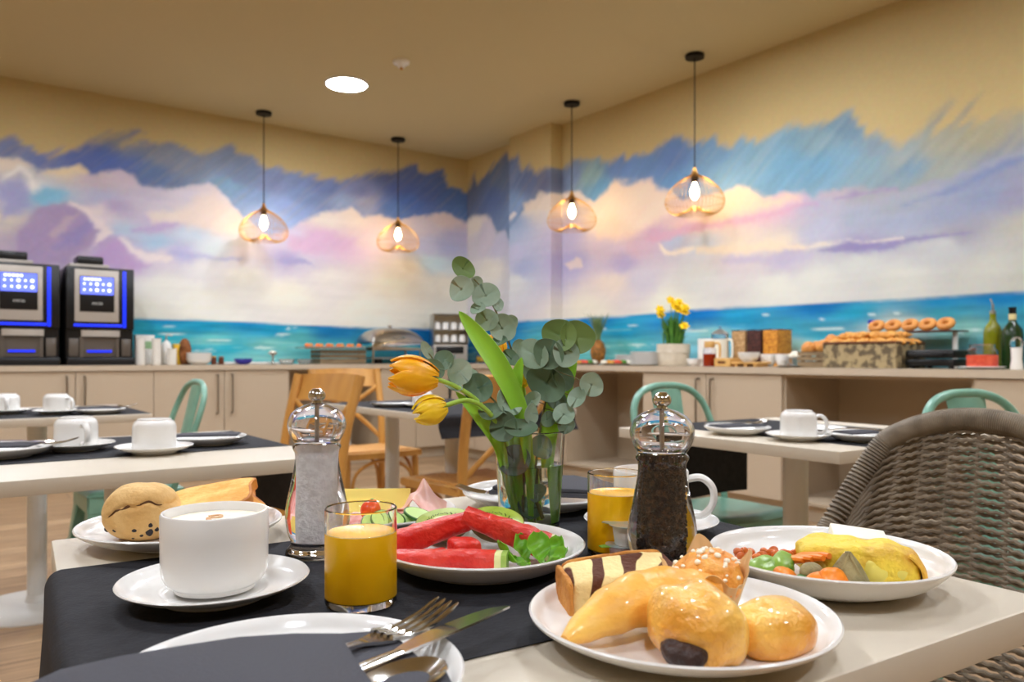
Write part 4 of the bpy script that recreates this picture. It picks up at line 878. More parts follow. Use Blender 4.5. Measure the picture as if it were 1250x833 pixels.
jar('jam_jar', 'small dark jam jar second to the right of the white bowls', LCt(270, .18), .022, .07, 'jam', 'steel2', 'small jam jars on the left')
t = thing('serving_tray', 'long white tray behind the violet bowl', 'tray', LCt(300, .34))
b = BM(); prism(b, rrect(-.26, .26, -.12, .12, .03), 0, .006); obj('base', b, 'white', t); b = BM(); tube(b, [(x, y, .012) for x, y in rrect(-.26, .26, -.12, .12, .03)], .007, 6, closed=True); obj('rim', b, 'white', t)
one('bowl', 'violet-blue bowl in front of the long white tray', 'bowl', LCt(297, .12), bowl_bm(.075, .05), 'violet')
def glass_bm(r, h, th=.0022, base=.006, r0=None):
    r0 = r0 or r; b = BM()
    lathe(b, [(0, 0), (r0-.002, 0), (r0, .002), (r, h-.001), (r-th*.5, h), (r-th, h-.001), (r0-th, base+.002), (r0-th-.002, base), (0, base)], 40); return b
t = thing('footed_dish', 'small steel footed dish left of the fruit crate', 'dish', LCt(333, .14))
b = BM(); lathe(b, rounded([(0, 0), (.035, 0), (.03, .006), (.008, .012), (.007, .07), (.02, .08), (.045, .10)], 1)+[(.043, .102), (0, .085)], 28); obj('dish', b, 'steel', t)
b = BM(); blob(b, .03, .03, .018, .003, 30, 2, 3, m=TR(0, 0, .1)); obj('filling', b, 'milk', t)
for px, off, lab in ((350, .20, 'clear glass dish left of the fruit crate'), (372, .12, 'clear glass dish touching the fruit crate')):
    one('glass_dish', lab, 'dish', LCt(px, off), glass_bm(.075, .045, r0=.05), 'acrylic', group='clear glass dishes')
# crate with a fruit tray
t = thing('wooden_crate', 'washed wooden crate holding up the steel tray of fruit', 'crate', LCt(413, .26))
b = BM(); box(b, -.22, .22, -.12, .12, 0, .012)
for k in range(3):
    z = .014+.04*k
    for y in (-.12, .112): box(b, -.22, .22, y, y+.008, z, z+.034)
    for x in (-.22, .212): box(b, x, x+.008, -.1115, .1115, z, z+.034)
obj('slats', b, 'basket', t)
t = thing('fruit_tray', 'steel tray of orange fruit on top of the wooden crate', 'tray', LCt(404, .24, .1365))
b = BM(); prism(b, rrect(-.29, .29, -.14, .14, .03), 0, .004); tube(b, [(x, y, .012) for x, y in rrect(-.29, .29, -.14, .14, .03)], .009, 6, closed=True); obj('tray', b, 'steel', t)
for i in range(11):
    x, y = -.25+.05*i, -.06+.05*(i % 2)
    b = BM(); blob(b, .024, .024, .022, .003, 30, i, 3); o = obj('fruit_piece', b, ['fruit_o', 'fruit_y', 'fruit_o', 'fruit_y'][i % 4], None, LCt(404, .24, .1365+.027)+Vector((x, y, 0)))
    tag(o, '%s round piece on the steel fruit tray, number %s from its left end' % (['orange', 'yellow', 'orange', 'yellow'][i % 4], ['one', 'two', 'three', 'four', 'five', 'six', 'seven', 'eight', 'nine', 'ten', 'eleven'][i]), 'fruit', 'fruit on the steel tray')
# chafing dish
t = thing('chafing_dish', 'polished steel chafing dish with a domed lid', 'chafing dish', LCt(476, .30))
b = BM(); box(b, -.27, .27, -.17, .17, .125, .205, .012); obj('water_pan', b, 'steel', t)
b = BM()
def dome(u, v):
    x, y = (u-.5)*2, (v-.5)*2
    k = (1-abs(x)**3.0)*(1-abs(y)**2.4); return (.285*x, .18*y, .207+.135*max(0, k)**.45)
sheet(b, dome, 28, 20, .002); lid = obj('lid', b, 'steel2', t)
b = BM(); tube(b, spline([(-.05, -.17, .24), (-.045, -.205, .25), (.045, -.205, .25), (.05, -.17, .24)], 4), .007, 8); obj('lid_handle', b, 'steel', lid)
b = BM(); lathe(b, [(.012, .34), (.012, .352), (.026, .356), (.022, .368), (0, .37)], 16); obj('lid_knob', b, 'steel', lid)
for x in (-.25, .25):
    for y in (-.15, .15):
        b = BM(); tube(b, spline([(x*1.06, y*1.1, .0115), (x*1.02, y, .05), (x, y, .17), (x*1.03, y, .22)], 4), .011, 8); obj('leg', b, 'steel', t)
for x in (-.13, .13):
    b = BM(); lathe(b, [(0, .0), (.045, .0), (.045, .055), (.03, .06), (0, .06)], 24, m=TR(x, 0)); obj('burner', b, 'black', t)
b = BM(); box(b, -.26, .26, -.155, -.145, .045, .06); box(b, -.26, .26, .145, .155, .045, .06); box(b, -.25, .25, -.145, .145, .045, .05); obj('lower_shelf', b, 'steel2', t)
# cup rack over an espresso machine in the corner
t = thing('espresso_machine', 'steel coffee unit with two shelves of white cups in the far corner', 'coffee machine', LCt(553, .24)+Vector((-.03, .03, 0)), R(-22))
b = BM(); box(b, -.17, .17, -.11, .12, 0, .19, .006); obj('body', b, 'silver', t)
b = BM(); box(b, -.15, .13, -.1155, -.1105, .10, .17, .003); obj('control_panel', b, 'black', t)
b = BM(); box(b, -.16, .16, -.15, -.1105, .0, .03, .004); obj('drip_tray', b, 'blackm', t)
b = BM(); tube(b, [(-.02, -.125, .045), (-.02, -.125, .09)], .012, 8); tube(b, [(.03, -.125, .045), (.03, -.125, .09)], .012, 8); obj('spouts', b, 'steel', t)
b = BM()
for z in (.21, .335): box(b, -.17, .17, -.11, .12, z, z+.006)
box(b, -.175, .175, .1205, .126, .19, .49); box(b, -.176, -.1705, -.115, .12, .19, .49); box(b, .1705, .176, -.115, .12, .19, .49); box(b, -.176, .176, -.115, .126, .4905, .497)
obj('cup_shelves', b, 'steel2', t)
base = t.matrix_basis if False else Matrix.Translation(t.location) @ Matrix.Rotation(R(-22), 4, 'Z')
b = BM(); lathe(b, [(0, .07), (.022, .07), (.028, .066), (.032, .04), (.034, .0), (.031, .0), (.028, .06), (0, .066)], 24); cm = None
for k, z in enumerate((.2165, .3415)):
    for i in range(4):
        p = base @ Vector((-.126+.084*i, -.055, z))
        if cm is None: o = cm = obj('small_cup', b, 'white', None, p)
        else: o = cm.copy(); COL.objects.link(o); o.location = p
        tag(o, 'small white cup on the %s shelf of the corner coffee unit, %s from left' % (('lower', 'upper')[k], ('first', 'second', 'third', 'fourth')[i]), 'cup', 'small white cups on the corner coffee unit')
t = thing('glass_jug', 'glass jug of pale yellow drink in the corner by the coffee unit', 'jug', LCt(581, .20)+Vector((0, -.1, 0)))
b = BM(); lathe(b, [(0, 0), (.05, 0), (.055, .02), (.05, .2), (.055, .22), (.053, .22), (.048, .2), (.053, .022), (0, .006)], 28); obj('jug', b, 'acrylic', t)
b = BM(); lathe(b, [(0, .008), (.050, .02), (.0505, .07), (0, .07)], 28); obj('drink', b, 'yellow', t)
b = BM(); tube(b, spline([(.05, 0, .19), (.09, 0, .18), (.09, 0, .08), (.052, 0, .06)], 5), .007, 8); obj('handle', b, 'acrylic', t)

# --- right worktop
t = thing('pineapple', 'whole pineapple with its leafy crown behind the trays', 'pineapple', RCt(730, .40)); t.scale = (1.15, 1.15, 1.35)
b = BM(); blob(b, .055, .055, .078, .004, 60, 3, 4, m=TR(0, 0, .078)); obj('fruit', b, mat('pineapple_skin', (176, 112, 40), .6, c2=(110, 76, 30), ns=40), t)
b = BM()
for i in range(34):
    a = i*2.4; q = i/34; L_ = .17-.05*q; sp = .085*(1-q)+.01
    def lf(u, v, a=a, L_=L_, sp=sp, q=q):
        w = .011*(1-u)**.7*(v-.5)*2; r = .012+sp*u**1.4
        return (r*cos(a)-w*sin(a), r*sin(a)+w*cos(a), .15+.02*q+L_*u)
    sheet(b, lf, 6, 2, .0015)
obj('leafy_crown', b, mat('pineapple_leaf', (120, 142, 92), .5, c2=(80, 108, 62), ns=10), t)
for px, off, lab in ((712, .20, 'steel platter with cut fruit under the eucalyptus, left of the white plates'), (752, .14, 'steel platter with red and green food beside the white plates')):
    t = thing('steel_platter', lab, 'platter', RCt(px, off), 0, 'steel platters on the right worktop')
    b = BM(); lathe(b, [(0, 0), (.09, 0), (.135, .012), (.137, .014), (.09, .004), (0, .004)], 40, sx=.72, sy=1.15); obj('dish', b, 'steel', t)
    for i in range(9):
        b = BM(); blob(b, .022, .028, .018, .004, 30, i, 3, m=TR(-.05+.05*(i % 3), -.08+.08*(i//3), .022)); obj('food_piece', b, ['redjam', 'leafg', 'milk', 'fruit_y'][i % 4], t)
b = BM(); lathe(b, plate_prof(.115, .016), 48); pm = None
for n_, px, off, word in ((9, 788, .14, 'front'), (7, 768, .36, 'rear')):
    for k in range(n_):
        p = RCt(px, off, .0105*k)
        if pm is None: o = pm = obj('stacked_plate', b, 'white', None, p)
        else: o = pm.copy(); COL.objects.link(o); o.location = p
        tag(o, 'white plate in the %s stack left of the planter, %s' % (word, 'topmost' if k == n_-1 else 'at the bottom' if k == 0 else ['', 'second', 'third', 'fourth', 'fifth', 'sixth', 'seventh', 'eighth'][k]+' from the bottom'), 'plate', 'stacked white plates')
t = thing('daffodil_planter', 'round white planter of yellow daffodils', 'potted plant', RCt(822, .24))
b = BM(); lathe(b, [(0, 0), (.105, 0), (.112, .01), (.115, .09), (.119, .092), (.119, .155), (.110, .155), (.108, .135), (0, .135)], 40); obj('pot', b, 'stone', t)
b = BM()
for i in range(120):
    a = random.uniform(0, 2*pi); r0 = random.uniform(0, .075); sp = random.uniform(.01, .075); L_ = random.uniform(.14, .25); dr = random.choice((0, 0, .02, .12)) if sp > .05 else 0
    def lf(u, v, a=a, r0=r0, sp=sp, L_=L_, dr=dr):
        w = .009*(1-u**3)*(v-.5)*2; r = r0+sp*u*u; return (r*cos(a)-w*sin(a), r*sin(a)+w*cos(a), .13+L_*(u-dr*4*u*u))
    sheet(b, lf, 8, 2, .001)
obj('leaves', b, 'leafg', t)
for x, y, z in ((-.085, .05, .40), (-.07, .06, .37), (0, -.02, .42), (.005, .03, .47), (.0, -.05, .45), (.01, -.045, .40), (.02, -.09, .38), (.01, -.1, .41), (-.02, -.12, .28), (.03, .0, .44)):
    b = BM()
    tube(b, [(x*.3, y*.3, .13), (x*.8, y*.8, z-.06), (x, y, z)], .003, 6)
    fl = obj('flower_stem', b, 'leafg', t)
    b = BM(); m4 = TR(x, y, z, rx=.9+y*3, ry=x*4-.5)
    for k in range(6):
        a = k*pi/3
        def pe(u, v, a=a):
            w = .013*sin(pi*min(.98, u*.9+.1))*(v-.5)*2; r = .006+.034*u; return (r*cos(a)-w*sin(a), r*sin(a)+w*cos(a), .006*u)
        sheet(b, pe, 5, 3, .001, m4)
    lathe(b, [(.006, 0), (.011, .012), (.017, .024), (.015, .024), (.009, .012), (0, .004)], 12, m=m4)
    obj('daffodil', b, 'daff', fl)
one('bowl', 'small white bowl between the planter and the honey jar', 'bowl', RCt(848, .10), bowl_bm(.055, .05), 'white')
one('menu_stand', 'plain white card holder standing behind the honey jar', 'card holder', RCt(862, .30), (lambda b: (box(b, -.006, .006, -.07, .07, 0, .19, .002), b)[1])(BM()), 'wht')
t = thing('honey_jar', 'amber honey jar with a wooden lid', 'jar', RCt(866, .07))
b = BM(); lathe(b, [(0, 0), (.04, 0), (.042, .005), (.042, .082), (0, .082)], 28); obj('honey', b, 'honey', t)
b = BM(); lathe(b, [(.0428, .0825), (.042, .11), (.034, .122), (.032, .122), (.040, .109), (.0405, .0825)], 28); obj('glass_neck', b, 'acrylic', t)
b = BM(); lathe(b, [(0, .1225), (.033, .1225), (.035, .128), (.034, .165), (0, .167)], 24); obj('lid', b, 'bamboo', t)
b = BM(); tube(b, spline([(0, -.034, .15), (0, -.07, .152), (0, -.085, .13), (0, -.085, .06)], 4), .008, 8, m=I4); obj('handle', b, 'bamboo', t)
t = thing('milk_jug', 'glass jug of milk with a clear domed lid', 'jug', RCt(879, .34))
b = BM(); lathe(b, [(0, .0), (.06, .0), (.062, .01), (.058, .185), (0, .185)], 32); obj('milk', b, 'milk', t)
b = BM(); lathe(b, [(.059, .186), (.058, .21), (.06, .222), (.05, .235), (.02, .252), (.008, .256), (.01, .27), (0, .275), (0, .25), (.048, .231), (.056, .221), (.055, .21), (.056, .186), (.059, .186)], 32); obj('lid', b, 'acrylic', t)
b = BM(); tube(b, spline([(0, -.058, .18), (0, -.10, .17), (0, -.10, .06), (0, -.06, .04)], 5), .008, 8); obj('handle', b, 'milk', t)
t = thing('bamboo_stand', 'bamboo serving stand under the cereal bowls', 'serving stand', RCt(904, .10))
b = BM(); box(b, -.07, .07, -.18, .02, .018, .030, .002); obj('board', b, 'bamboo', t); b = BM(); box(b, -.075, .075, .025, .15, .0, .055, .003); obj('block', b, 'bamboo', t)
b = BM(); box(b, -.0765, -.0755, .06, .12, .02, .035); obj('engraving', b, 'jam', t, label='dark engraved mark')
for y in (-.15, -.08, -.01):
    b = BM(); box(b, -.06, .06, y-.012, y+.012, 0, .0178); obj('foot', b, 'bamboo', t)
for i, (px, off, r, lab) in enumerate(((914, .06, .068, 'white bowl on the bamboo stand under the oat flakes'), (938, .20, .05, 'white bowl under the chocolate cereal box, middle of three'), (955, .20, .045, 'white bowl under the corn flakes box, right of three'))):
    one('bowl', lab, 'bowl', RCt(px, off, .031 if i == 0 else 0), bowl_bm(r, .06 if i == 0 else .08), 'white', group='white bowls in front of the cereal boxes')
for px, m_, nm in ((910, 'cer1', 'oat flakes'), (929, 'cer2', 'dark chocolate cereal'), (949, 'cer3', 'corn flakes')):
    t = thing('cereal_box', 'clear tall box filled with %s' % nm, 'cereal box', RCt(px, .44), 0, 'clear cereal boxes')
    b = BM(); box(b, -.08, .08, -.054, .054, .0, .238, .002); obj('cereal', b, m_, t)
    b = BM(); box(b, -.083, .083, -.057, .057, .2385, .246, .002); obj('lid', b, 'acrylic', t)
t = thing('glass_bowl', 'glass bowl with white pieces left of the small bread crate', 'bowl', RCt(976, .22))
b = BM(); lathe(b, [(0, 0), (.05, 0), (.095, .06), (.093, .06), (.05, .004), (0, .004)], 32); obj('bowl', b, 'acrylic', t)
b = BM()
for i in range(14): blob(b, .022, .022, .018, .004, 30, i, 2, m=TR(.05*sin(i*2.4)*math.sqrt(i/14), .05*cos(i*2.4)*math.sqrt(i/14), .055+.012*(i % 3)))
obj('contents', b, 'milk', t)['kind'] = 'stuff'
b = BM(); lathe(b, [(0, 0), (.07, 0), (.09, .01), (.088, .011), (0, .004)], 32); one('side_plate', 'small steel side plate in front of the glass bowl', 'plate', RCt(966, .07), b, 'steel')
# bread crates
def crate(name, label, loc, sx, sy, h, m, rows):
    t = thing(name, label, 'crate', loc)
    b = BM(); box(b, -sx, sx, -sy, sy, 0, .010); dz = h/rows
    for k in range(rows):
        z = .0105+dz*k
        for y in (-sy, sy-.009): box(b, -sx, sx, y, y+.009, z, z+dz*.86)
        for x in (-sx, sx-.009): box(b, x, x+.009, -sy+.0095, sy-.0095, z, z+dz*.86)
    obj('slats', b, m, t); b = BM()
    for x in (-1, 1):
        for y in (-1, 1): box(b, x*(sx-.022)-.009, x*(sx-.022)+.009, y*(sy-.022)-.009, y*(sy-.022)+.009, .0105, h)
    obj('corner_posts', b, 'basket', t); return t
p = RCt(1001, .15); crate('bread_crate', 'small slatted wooden crate holding round brown buns', p, .10, .085, .085, 'basket', 3)
for i, (x, y, z) in enumerate(((-.03, .055, .12), (-.03, -.04, .13), (.05, .05, .125), (.05, -.045, .16), (.11, .0, .20), (.13, -.11, .205))):
    if i < 4: q = p+Vector((x, y, z-.012))
    else: q = p+Vector((.30, -.005 if i == 4 else -.092, .1672))
    b = BM(); blob(b, .042, .042, .045, .004, 20, i+4, 3)
    tag(obj('bread_bun', b, 'crust2', None, q), 'round brown bun, %s' % ('front left in the small crate', 'front right in the small crate', 'back left in the small crate', 'back right in the small crate, by the big basket', 'behind the big basket, left one', 'behind the big basket, right one')[i], 'bun', 'round brown buns')
b = BM(); box(b, -.05, .05, -.085, .085, 0, .125, .003); one('raised_block', 'wooden block raising the buns behind the big basket', 'block', RCt(1001, .15)+Vector((.30, -.045, 0)), b, 'basket')
# big printed basket: a long box lying along the wall
c = RCt(1066, .20); BX, BY, BH = .16, .21, .135
t = thing('bread_basket', 'big printed basket heaped with croissants', 'basket', c)
b = BM(); box(b, -BX, BX, -BY, BY, 0, .008)
for a in ((-BX, -BX+.008, -BY, BY), (BX-.008, BX, -BY, BY), (-BX+.0085, BX-.0085, -BY, -BY+.008), (-BX+.0085, BX-.0085, BY-.008, BY)): box(b, *a, .0085, BH)
obj('sides', b, 'newsprint', t)
b = BM(); tube(b, [(x, y, BH+.004) for x, y in rrect(-BX, BX, -BY, BY, .01, 2)], .006, 6, closed=True); obj('rim', b, 'jam', t, label='dark bound rim')
def croissant_bm(L_=.118, r=.027, bend=.035, seed=0):
    b = BM(); N = 40; pts = []; rr = []
    for i in range(N+1):
        q = i/N*2-1; pts.append((q*L_/2, bend*(q*q), 0)); rr.append(max(.004, r*(1-abs(q)**2.0)**.8*(1+.26*abs(sin(q*8+seed)))*(1-.12*abs(q))))
    tube(b, pts, rr, 14, up=(0, 0, 1), flat=.82); return b
cb = None; k = 0
for lev, (nx, ny) in enumerate(((3, 5), (2, 4))):
    for i in range(nx):
        for j in range(ny):
            x = (i-(nx-1)/2)*.085; y = (j-(ny-1)/2)*.082
            p = c+Vector((x, y, .140+.038*lev))
            if cb is None: o = cb = obj('croissant', croissant_bm(), 'crust', None, p)
            else: o = cb.copy(); COL.objects.link(o); o.location = p
            o.rotation_euler = (random.uniform(-.15, .15), random.uniform(-.1, .1), pi/2+random.uniform(-.4, .4)+pi*random.randrange(2))
            tag(o, 'golden croissant heaped in the big printed basket', 'croissant', 'croissants in the big basket')
q = RCt(1100, .475); t = thing('serving_stand', 'dark serving board on legs with ring pastries behind the big basket', 'serving stand', q)
b = BM(); box(b, -.10, .10, -.33, .25, .2005, .2085, .002); obj('board', b, 'jam', t)
for y in (-.30, .0, .23):
    b = BM(); box(b, -.012, .012, y-.010, y+.010, 0, .2, .002); obj('leg', b, 'wht', t)
rp = None
for i in range(5):
    p = q+Vector((-.05, .12-.098*i, .2095+.0345))
    if rp is None:
        b = BM(); tube(b, [(.026*cos(2*pi*k/24), .032*sin(2*pi*k/24), 0) for k in range(24)], .018, 10, closed=True); o = rp = obj('ring_pastry', b, 'crust2', None, p)
    else: o = rp.copy(); COL.objects.link(o); o.location = p
    o.rotation_euler = (0, -.85, 0)
    tag(o, 'brown ring pastry on the dark board, %s from the left' % ('first', 'second', 'third', 'fourth', 'fifth')[i], 'pastry', 'ring pastries')
t = thing('salt_shaker', 'white shaker with a blue cap behind the heaped croissants', 'shaker', RCt(1064, .475, .209))
b = BM(); lathe(b, [(0, 0), (.022, 0), (.024, .004), (.022, .05), (0, .052)], 24); obj('body', b, 'wht', t); b = BM(); lathe(b, [(0, .0525), (.021, .0525), (.021, .07), (.014, .075), (0, .076)], 24); obj('cap', b, 'blue', t)
t = thing('sandwich_toaster', 'black sandwich toaster right of the big basket', 'toaster', RCt(1148, .22))
b = BM(); box(b, -.13, .13, -.125, .125, .012, .05, .012); obj('lower_half', b, 'black', t)
b = BM(); box(b, -.13, .13, -.125, .125, .054, .098, .016); obj('upper_half', b, 'black', t)
b = BM(); tube(b, spline([(-.12, -.08, .075), (-.175, -.07, .07), (-.175, .07, .07), (-.12, .08, .075)], 4), .009, 8); obj('handle', b, 'blackm', t)
for x in (-.1, .1):
    for y in (-.10, .10):
        b = BM(); lathe(b, [(0, 0), (.014, 0), (.012, .0125), (0, .0125)], 12, m=TR(x, y)); obj('foot', b, 'black', t)
b = BM(); box(b, .02, .06, -.131, -.1255, .02, .045, .002); obj('switch', b, 'silver', t)
p = RCt(1199, .10); plate('white plate under the jar of red spread', p, .10, .014, group='white dinner plates', n=48)
t = thing('spread_jar', 'open glass jar of red tomato spread', 'jar', p+Vector((0, 0, .0068)))
b = BM(); lathe(b, [(0, 0), (.063, 0), (.068, .006), (.068, .062), (0, .066)], 32); obj('spread', b, 'redjam', t)
b = BM(); lathe(b, [(.0685, .063), (.0685, .085), (.056, .098), (.056, .112), (.06, .114), (.053, .114), (.053, .098), (.0655, .084), (.0655, .0665)], 32); obj('glass_top', b, 'acrylic', t)
t = thing('oil_bottle', 'olive oil bottle with a steel pourer', 'bottle', RCt(1212, .40))
b = BM(); lathe(b, [(0, 0), (.042, 0), (.044, .008), (.044, .185), (.038, .215), (.018, .245), (.0155, .26), (.0155, .285), (0, .285)], 32); obj('bottle', b, 'oil', t)
b = BM(); lathe(b, [(0, .2855), (.0155, .2855), (.0155, .30), (.006, .305), (.006, .335), (0, .337)], 16); tube(b, [(0, 0, .33), (0, .012, .365)], .004, 8); obj('pourer', b, 'steel2', t)
t = thing('vinegar_bottle', 'dark green bottle with a cream neck label', 'bottle', RCt(1236, .34))
b = BM(); lathe(b, [(0, 0), (.048, 0), (.05, .008), (.05, .17), (.044, .20), (.02, .235), (.0165, .25), (.0165, .262), (0, .262)], 32); obj('bottle', b, 'wine', t)
b = BM(); lathe(b, [(.0169, .238), (.0172, .262), (.0172, .278), (.0169, .278)], 20); obj('neck_label', b, 'label', t)
b = BM(); lathe(b, [(0, .2625), (.0165, .2625), (.0165, .30), (.018, .302), (.018, .312), (0, .313)], 20); obj('cap', b, 'black', t)
t = thing('salt_grinder', 'clear grinder of white salt at the right photo edge', 'grinder', RCt(1241, .10))
b = BM(); lathe(b, [(0, 0), (.026, 0), (.027, .006), (.022, .05), (.024, .105), (0, .105)], 24); obj('salt', b, 'wht', t)
b = BM(); lathe(b, [(0, .106), (.024, .106), (.028, .12), (.026, .14), (.014, .155), (0, .157)], 24); obj('head', b, 'acrylic', t)
# things in the open bay behind the wooden chairs
b = BM(); box(b, -.06, .06, -.09, .09, 0, .24, .004); one('storage_box', 'white storage box inside the open bay behind the wooden chairs', 'box', (3.02, VF+.24, .1185), b, 'wht')

# ---------------------------------------------------------------- foreground table: crockery
def PX(px, py, Y): return W((px-625)/955*Y, Y, .95-(py-437)/955*Y)
ZT = TZ+.0016
def VR(*q):                                 # a spot on the front table
    return W(q[0], q[1], q[2] if len(q) > 2 else ZT)
bread_plate = plate('white plate holding the round bread roll and toast', VR(-.361, .856), .105, .021, n=96)
ham_plate = plate('white plate holding ham, cheese, tomato and cucumber', VR(-.165, .93), .098, .020, n=96)
fruit_plate = plate('white plate holding watermelon, kiwi and salad leaves', VR(-.029, .740), .098, .025, n=96)
pastry_plate = plate('white plate in front holding the croissant, muffin and marble cake', VR(.119, .554), .107, .021, n=120)
veg_plate = plate('white plate holding omelette, vegetables and white cheese', VR(.279, .694), .101, .028, n=120, well=.62)
far_plate = plate('white plate with a charcoal napkin behind the flower vase', VR(.0385, 1.055), .105, .021, n=96)
near_plate = plate('white plate nearest the viewer, with charcoal napkin and cutlery on it', VR(-.128, .444), .101, .021, n=120)
saucer('white saucer under the cup of cappuccino', VR(-.247, .651))
saucer('white saucer under the coffee cup behind the pepper mill', VR(.158, .892))
M['foam'] = mat('milk_foam', (238, 224, 198), .6, c2=(250, 244, 230), ns=60, bump=.1, bs=160)
M['cocoa'] = mat('cocoa_swirl', (196, 140, 84), .7, c2=(232, 206, 168), ns=70)
M['coffee'] = mat('milky_coffee', (196, 160, 118), .3)
c1 = cup_root('coffee_cup', 'large-looking white cup of frothy cappuccino on its saucer', VR(-.247, .651, ZT+.0076), ang(75))
b = BM(); lathe(b, [(0, .0575), (.020, .0573), (.0383, .0568), (.0383, .045), (0, .045)], 48); fo = obj('milk_foam', b, 'foam', c1, label='pale milk foam')
b = BM(); tube(b, spline([(-.012, -.004, .0577), (-.003, .004, .0580), (.002, -.003, .0580), (.010, .003, .0578), (.004, .009, .0577)], 6), .0021, 6, flat=.35, up=(0, 0, 1)); obj('cocoa_dusting', b, 'cocoa', fo)
c2 = cup_root('coffee_cup', 'white coffee cup with its handle showing right of the pepper mill', VR(.158, .892, ZT+.0076), ang(-14))
b = BM(); lathe(b, [(0, .050), (.0383, .050), (.0383, .04), (0, .04)], 40); obj('coffee', b, 'coffee', c2)

# ---------------------------------------------------------------- juice glasses
def juice(label, loc, h, lvl):
    t = thing('juice_glass', label, 'glass', loc, 0, 'glasses of orange juice')
    r, th, ba = .0288, .0016, .007
    b = BM(); lathe(b, [(0, .0008), (r-.004, 0), (r-.001, .0012), (r, .004), (r, ba-.0004), (0, ba-.0004)], 72); g = obj('glass_base', b, 'glass', t, smooth=20)
    b = BM(); lathe(b, [(r-th, lvl+.0002), (r, lvl+.0002), (r, h-.001), (r-th*.5, h), (r-th, h-.001), (r-th, lvl+.0002)], 72); bmesh.ops.remove_doubles(b, verts=b.verts[:], dist=1e-7); obj('glass', b, 'glass', t, smooth=20)
    b = BM(); lathe(b, [(0, ba), (r-.0006, ba), (r-.0001, ba+.0006), (r-.0001, lvl), (r-th, lvl), (r-th-.002, lvl-.0008), (0, lvl-.0008)], 72); obj('juice', b, 'juice', t)
    return t
juice('glass of orange juice in front of the fruit plate', VR(-.122, .632), .078, .0585)
juice('glass of orange juice behind the creamers, left of the pepper mill', VR(.105, .79), .083, .063)

# ---------------------------------------------------------------- salt and pepper mills
M['pepper'] = mat('dark_peppercorn', (44, 30, 22), .6, c2=(96, 66, 42), ns=240, lo=.45, hi=.7, bump=.4, bs=300)
M['salt'] = mat('white_salt', (252, 250, 246), .8, c2=(238, 234, 230), ns=160, bump=.3, bs=220)
def mill(label, loc, kind):
    t = thing('spice_mill', label, kind+' mill', loc, 0, 'clear acrylic mills'); t.scale = (1, 1, .97)
    body = rounded([(0, 0), (.0305, 0), (.0312, .002), (.0305, .006), (.0262, .010), (.0252, .015), (.0285, .022), (.0312, .038), (.0305, .052), (.0262, .072), (.0222, .092), (.0212, .104), (.0225, .1085), (.0240, .1105), (.0240, .1135), (.0215, .1155)], 1)
    b = BM(); lathe(b, body+[(0, .1155)], 72); obj('body', b, 'acrylic', t)
    b = BM(); lathe(b, [(0, .1162)]+rounded([(.0215, .1162), (.0245, .120), (.0288, .130), (.0292, .139), (.0245, .149), (.014, .155), (.006, .1575)], 2)+[(.0026, .1575), (.0026, .1545)]+rounded([(.006, .1542), (.013, .1515), (.0215, .1465), (.0256, .138), (.0252, .1305), (.0215, .1228), (.0185, .1196)], 2)+[(0, .1192)], 72); obj('head', b, 'acrylic', t)
    b = BM(); lathe(b, [(0, .1195), (.0022, .1195), (.0022, .1574), (0, .1574)], 16); obj('shaft', b, 'steel2', t)
    b = BM(); lathe(b, [(.0055, .1577), (.0045, .159)]+rounded([(.0045, .159), (.0085, .162), (.0085, .168), (.004, .1725)], 2)+[(0, .1728)], 32); obj('knob', b, 'steel', t)
    core = [(.0125, .016), (.0136, .022), (.0142, .040), (.0140, .06), (.0138, .085), (.0142, .100), (.0150, .1135)]
    b = BM(); lathe(b, [(0, core[0][1])]+rounded(core, 1)+[(0, core[-1][1])], 48); o = obj('filling', b, kind, t)
    if kind == 'pepper':
        b = BM(); sp = spline([(r, 0, z) for r, z in core], 12); rng = random.Random(3)
        for i in range(1300):
            p = sp[rng.randrange(len(sp))]; a = rng.uniform(0, 2*pi); rr = p.x-.0004
            bmesh.ops.create_icosphere(b, subdivisions=1, radius=rng.uniform(.0013, .0019), matrix=TR(rr*cos(a), rr*sin(a), p.z+rng.uniform(-.002, .002)))
        obj('peppercorns', b, 'pepper', o)['kind'] = 'stuff'
    else:
        b = BM()
        for k in range(14):
            a = k*2*pi/14; blob(b, .0009, .0009, .0012, sub=1, m=TR(.0225*cos(a), .0225*sin(a), .0125))
        obj('grinder_specks', b, 'black', t)
    return t
mill('clear mill of white salt behind the cappuccino', VR(-.197, .79), 'salt')
mill('clear mill of dark peppercorns in front of the right-hand coffee cup', VR(.1355, .707), 'pepper')

# ---------------------------------------------------------------- creamers and jam lid
M['foil'] = mat('foil_lid', (206, 204, 200), .3, .6, c2=(150, 190, 200), ns=60)
M['tub'] = mat('lilac_plastic_tub', (214, 198, 204), .4, sss=.1)
M['tab'] = mat('green_printed_tab', (120, 178, 70), .5)
M['orange_print'] = mat('orange_red_print', (214, 84, 40), .5)
def creamer(label, loc, rz, m, tabm):
    t = thing('creamer_pot', label, 'creamer', loc, rz, 'small creamer pots')
    b = BM(); lathe(b, [(0, 0), (.0115, 0), (.0125, .001), (.0148, .0165), (.0155, .0185), (0, .0185)], 36); obj('tub', b, m, t)
    b = BM(); prism(b, [(.0182*cos(2*pi*k/36), .0182*sin(2*pi*k/36)) for k in range(36)], .0187, .0194); obj('foil_lid', b, 'foil', t)
    b = BM(); prism(b, [(-.0175, -.006), (-.026, -.003), (-.026, .003), (-.0175, .006)], .0186, .0192); obj('pull_tab', b, tabm, t)
    return t
creamer('lilac creamer pot with a green tab, standing under the other one', VR(.108, .752), ang(20), 'tub', 'tab')
creamer('pale creamer pot stacked on top of the lilac one', VR(.111, .749, ZT+.0198), ang(-30), 'wht', 'foil')
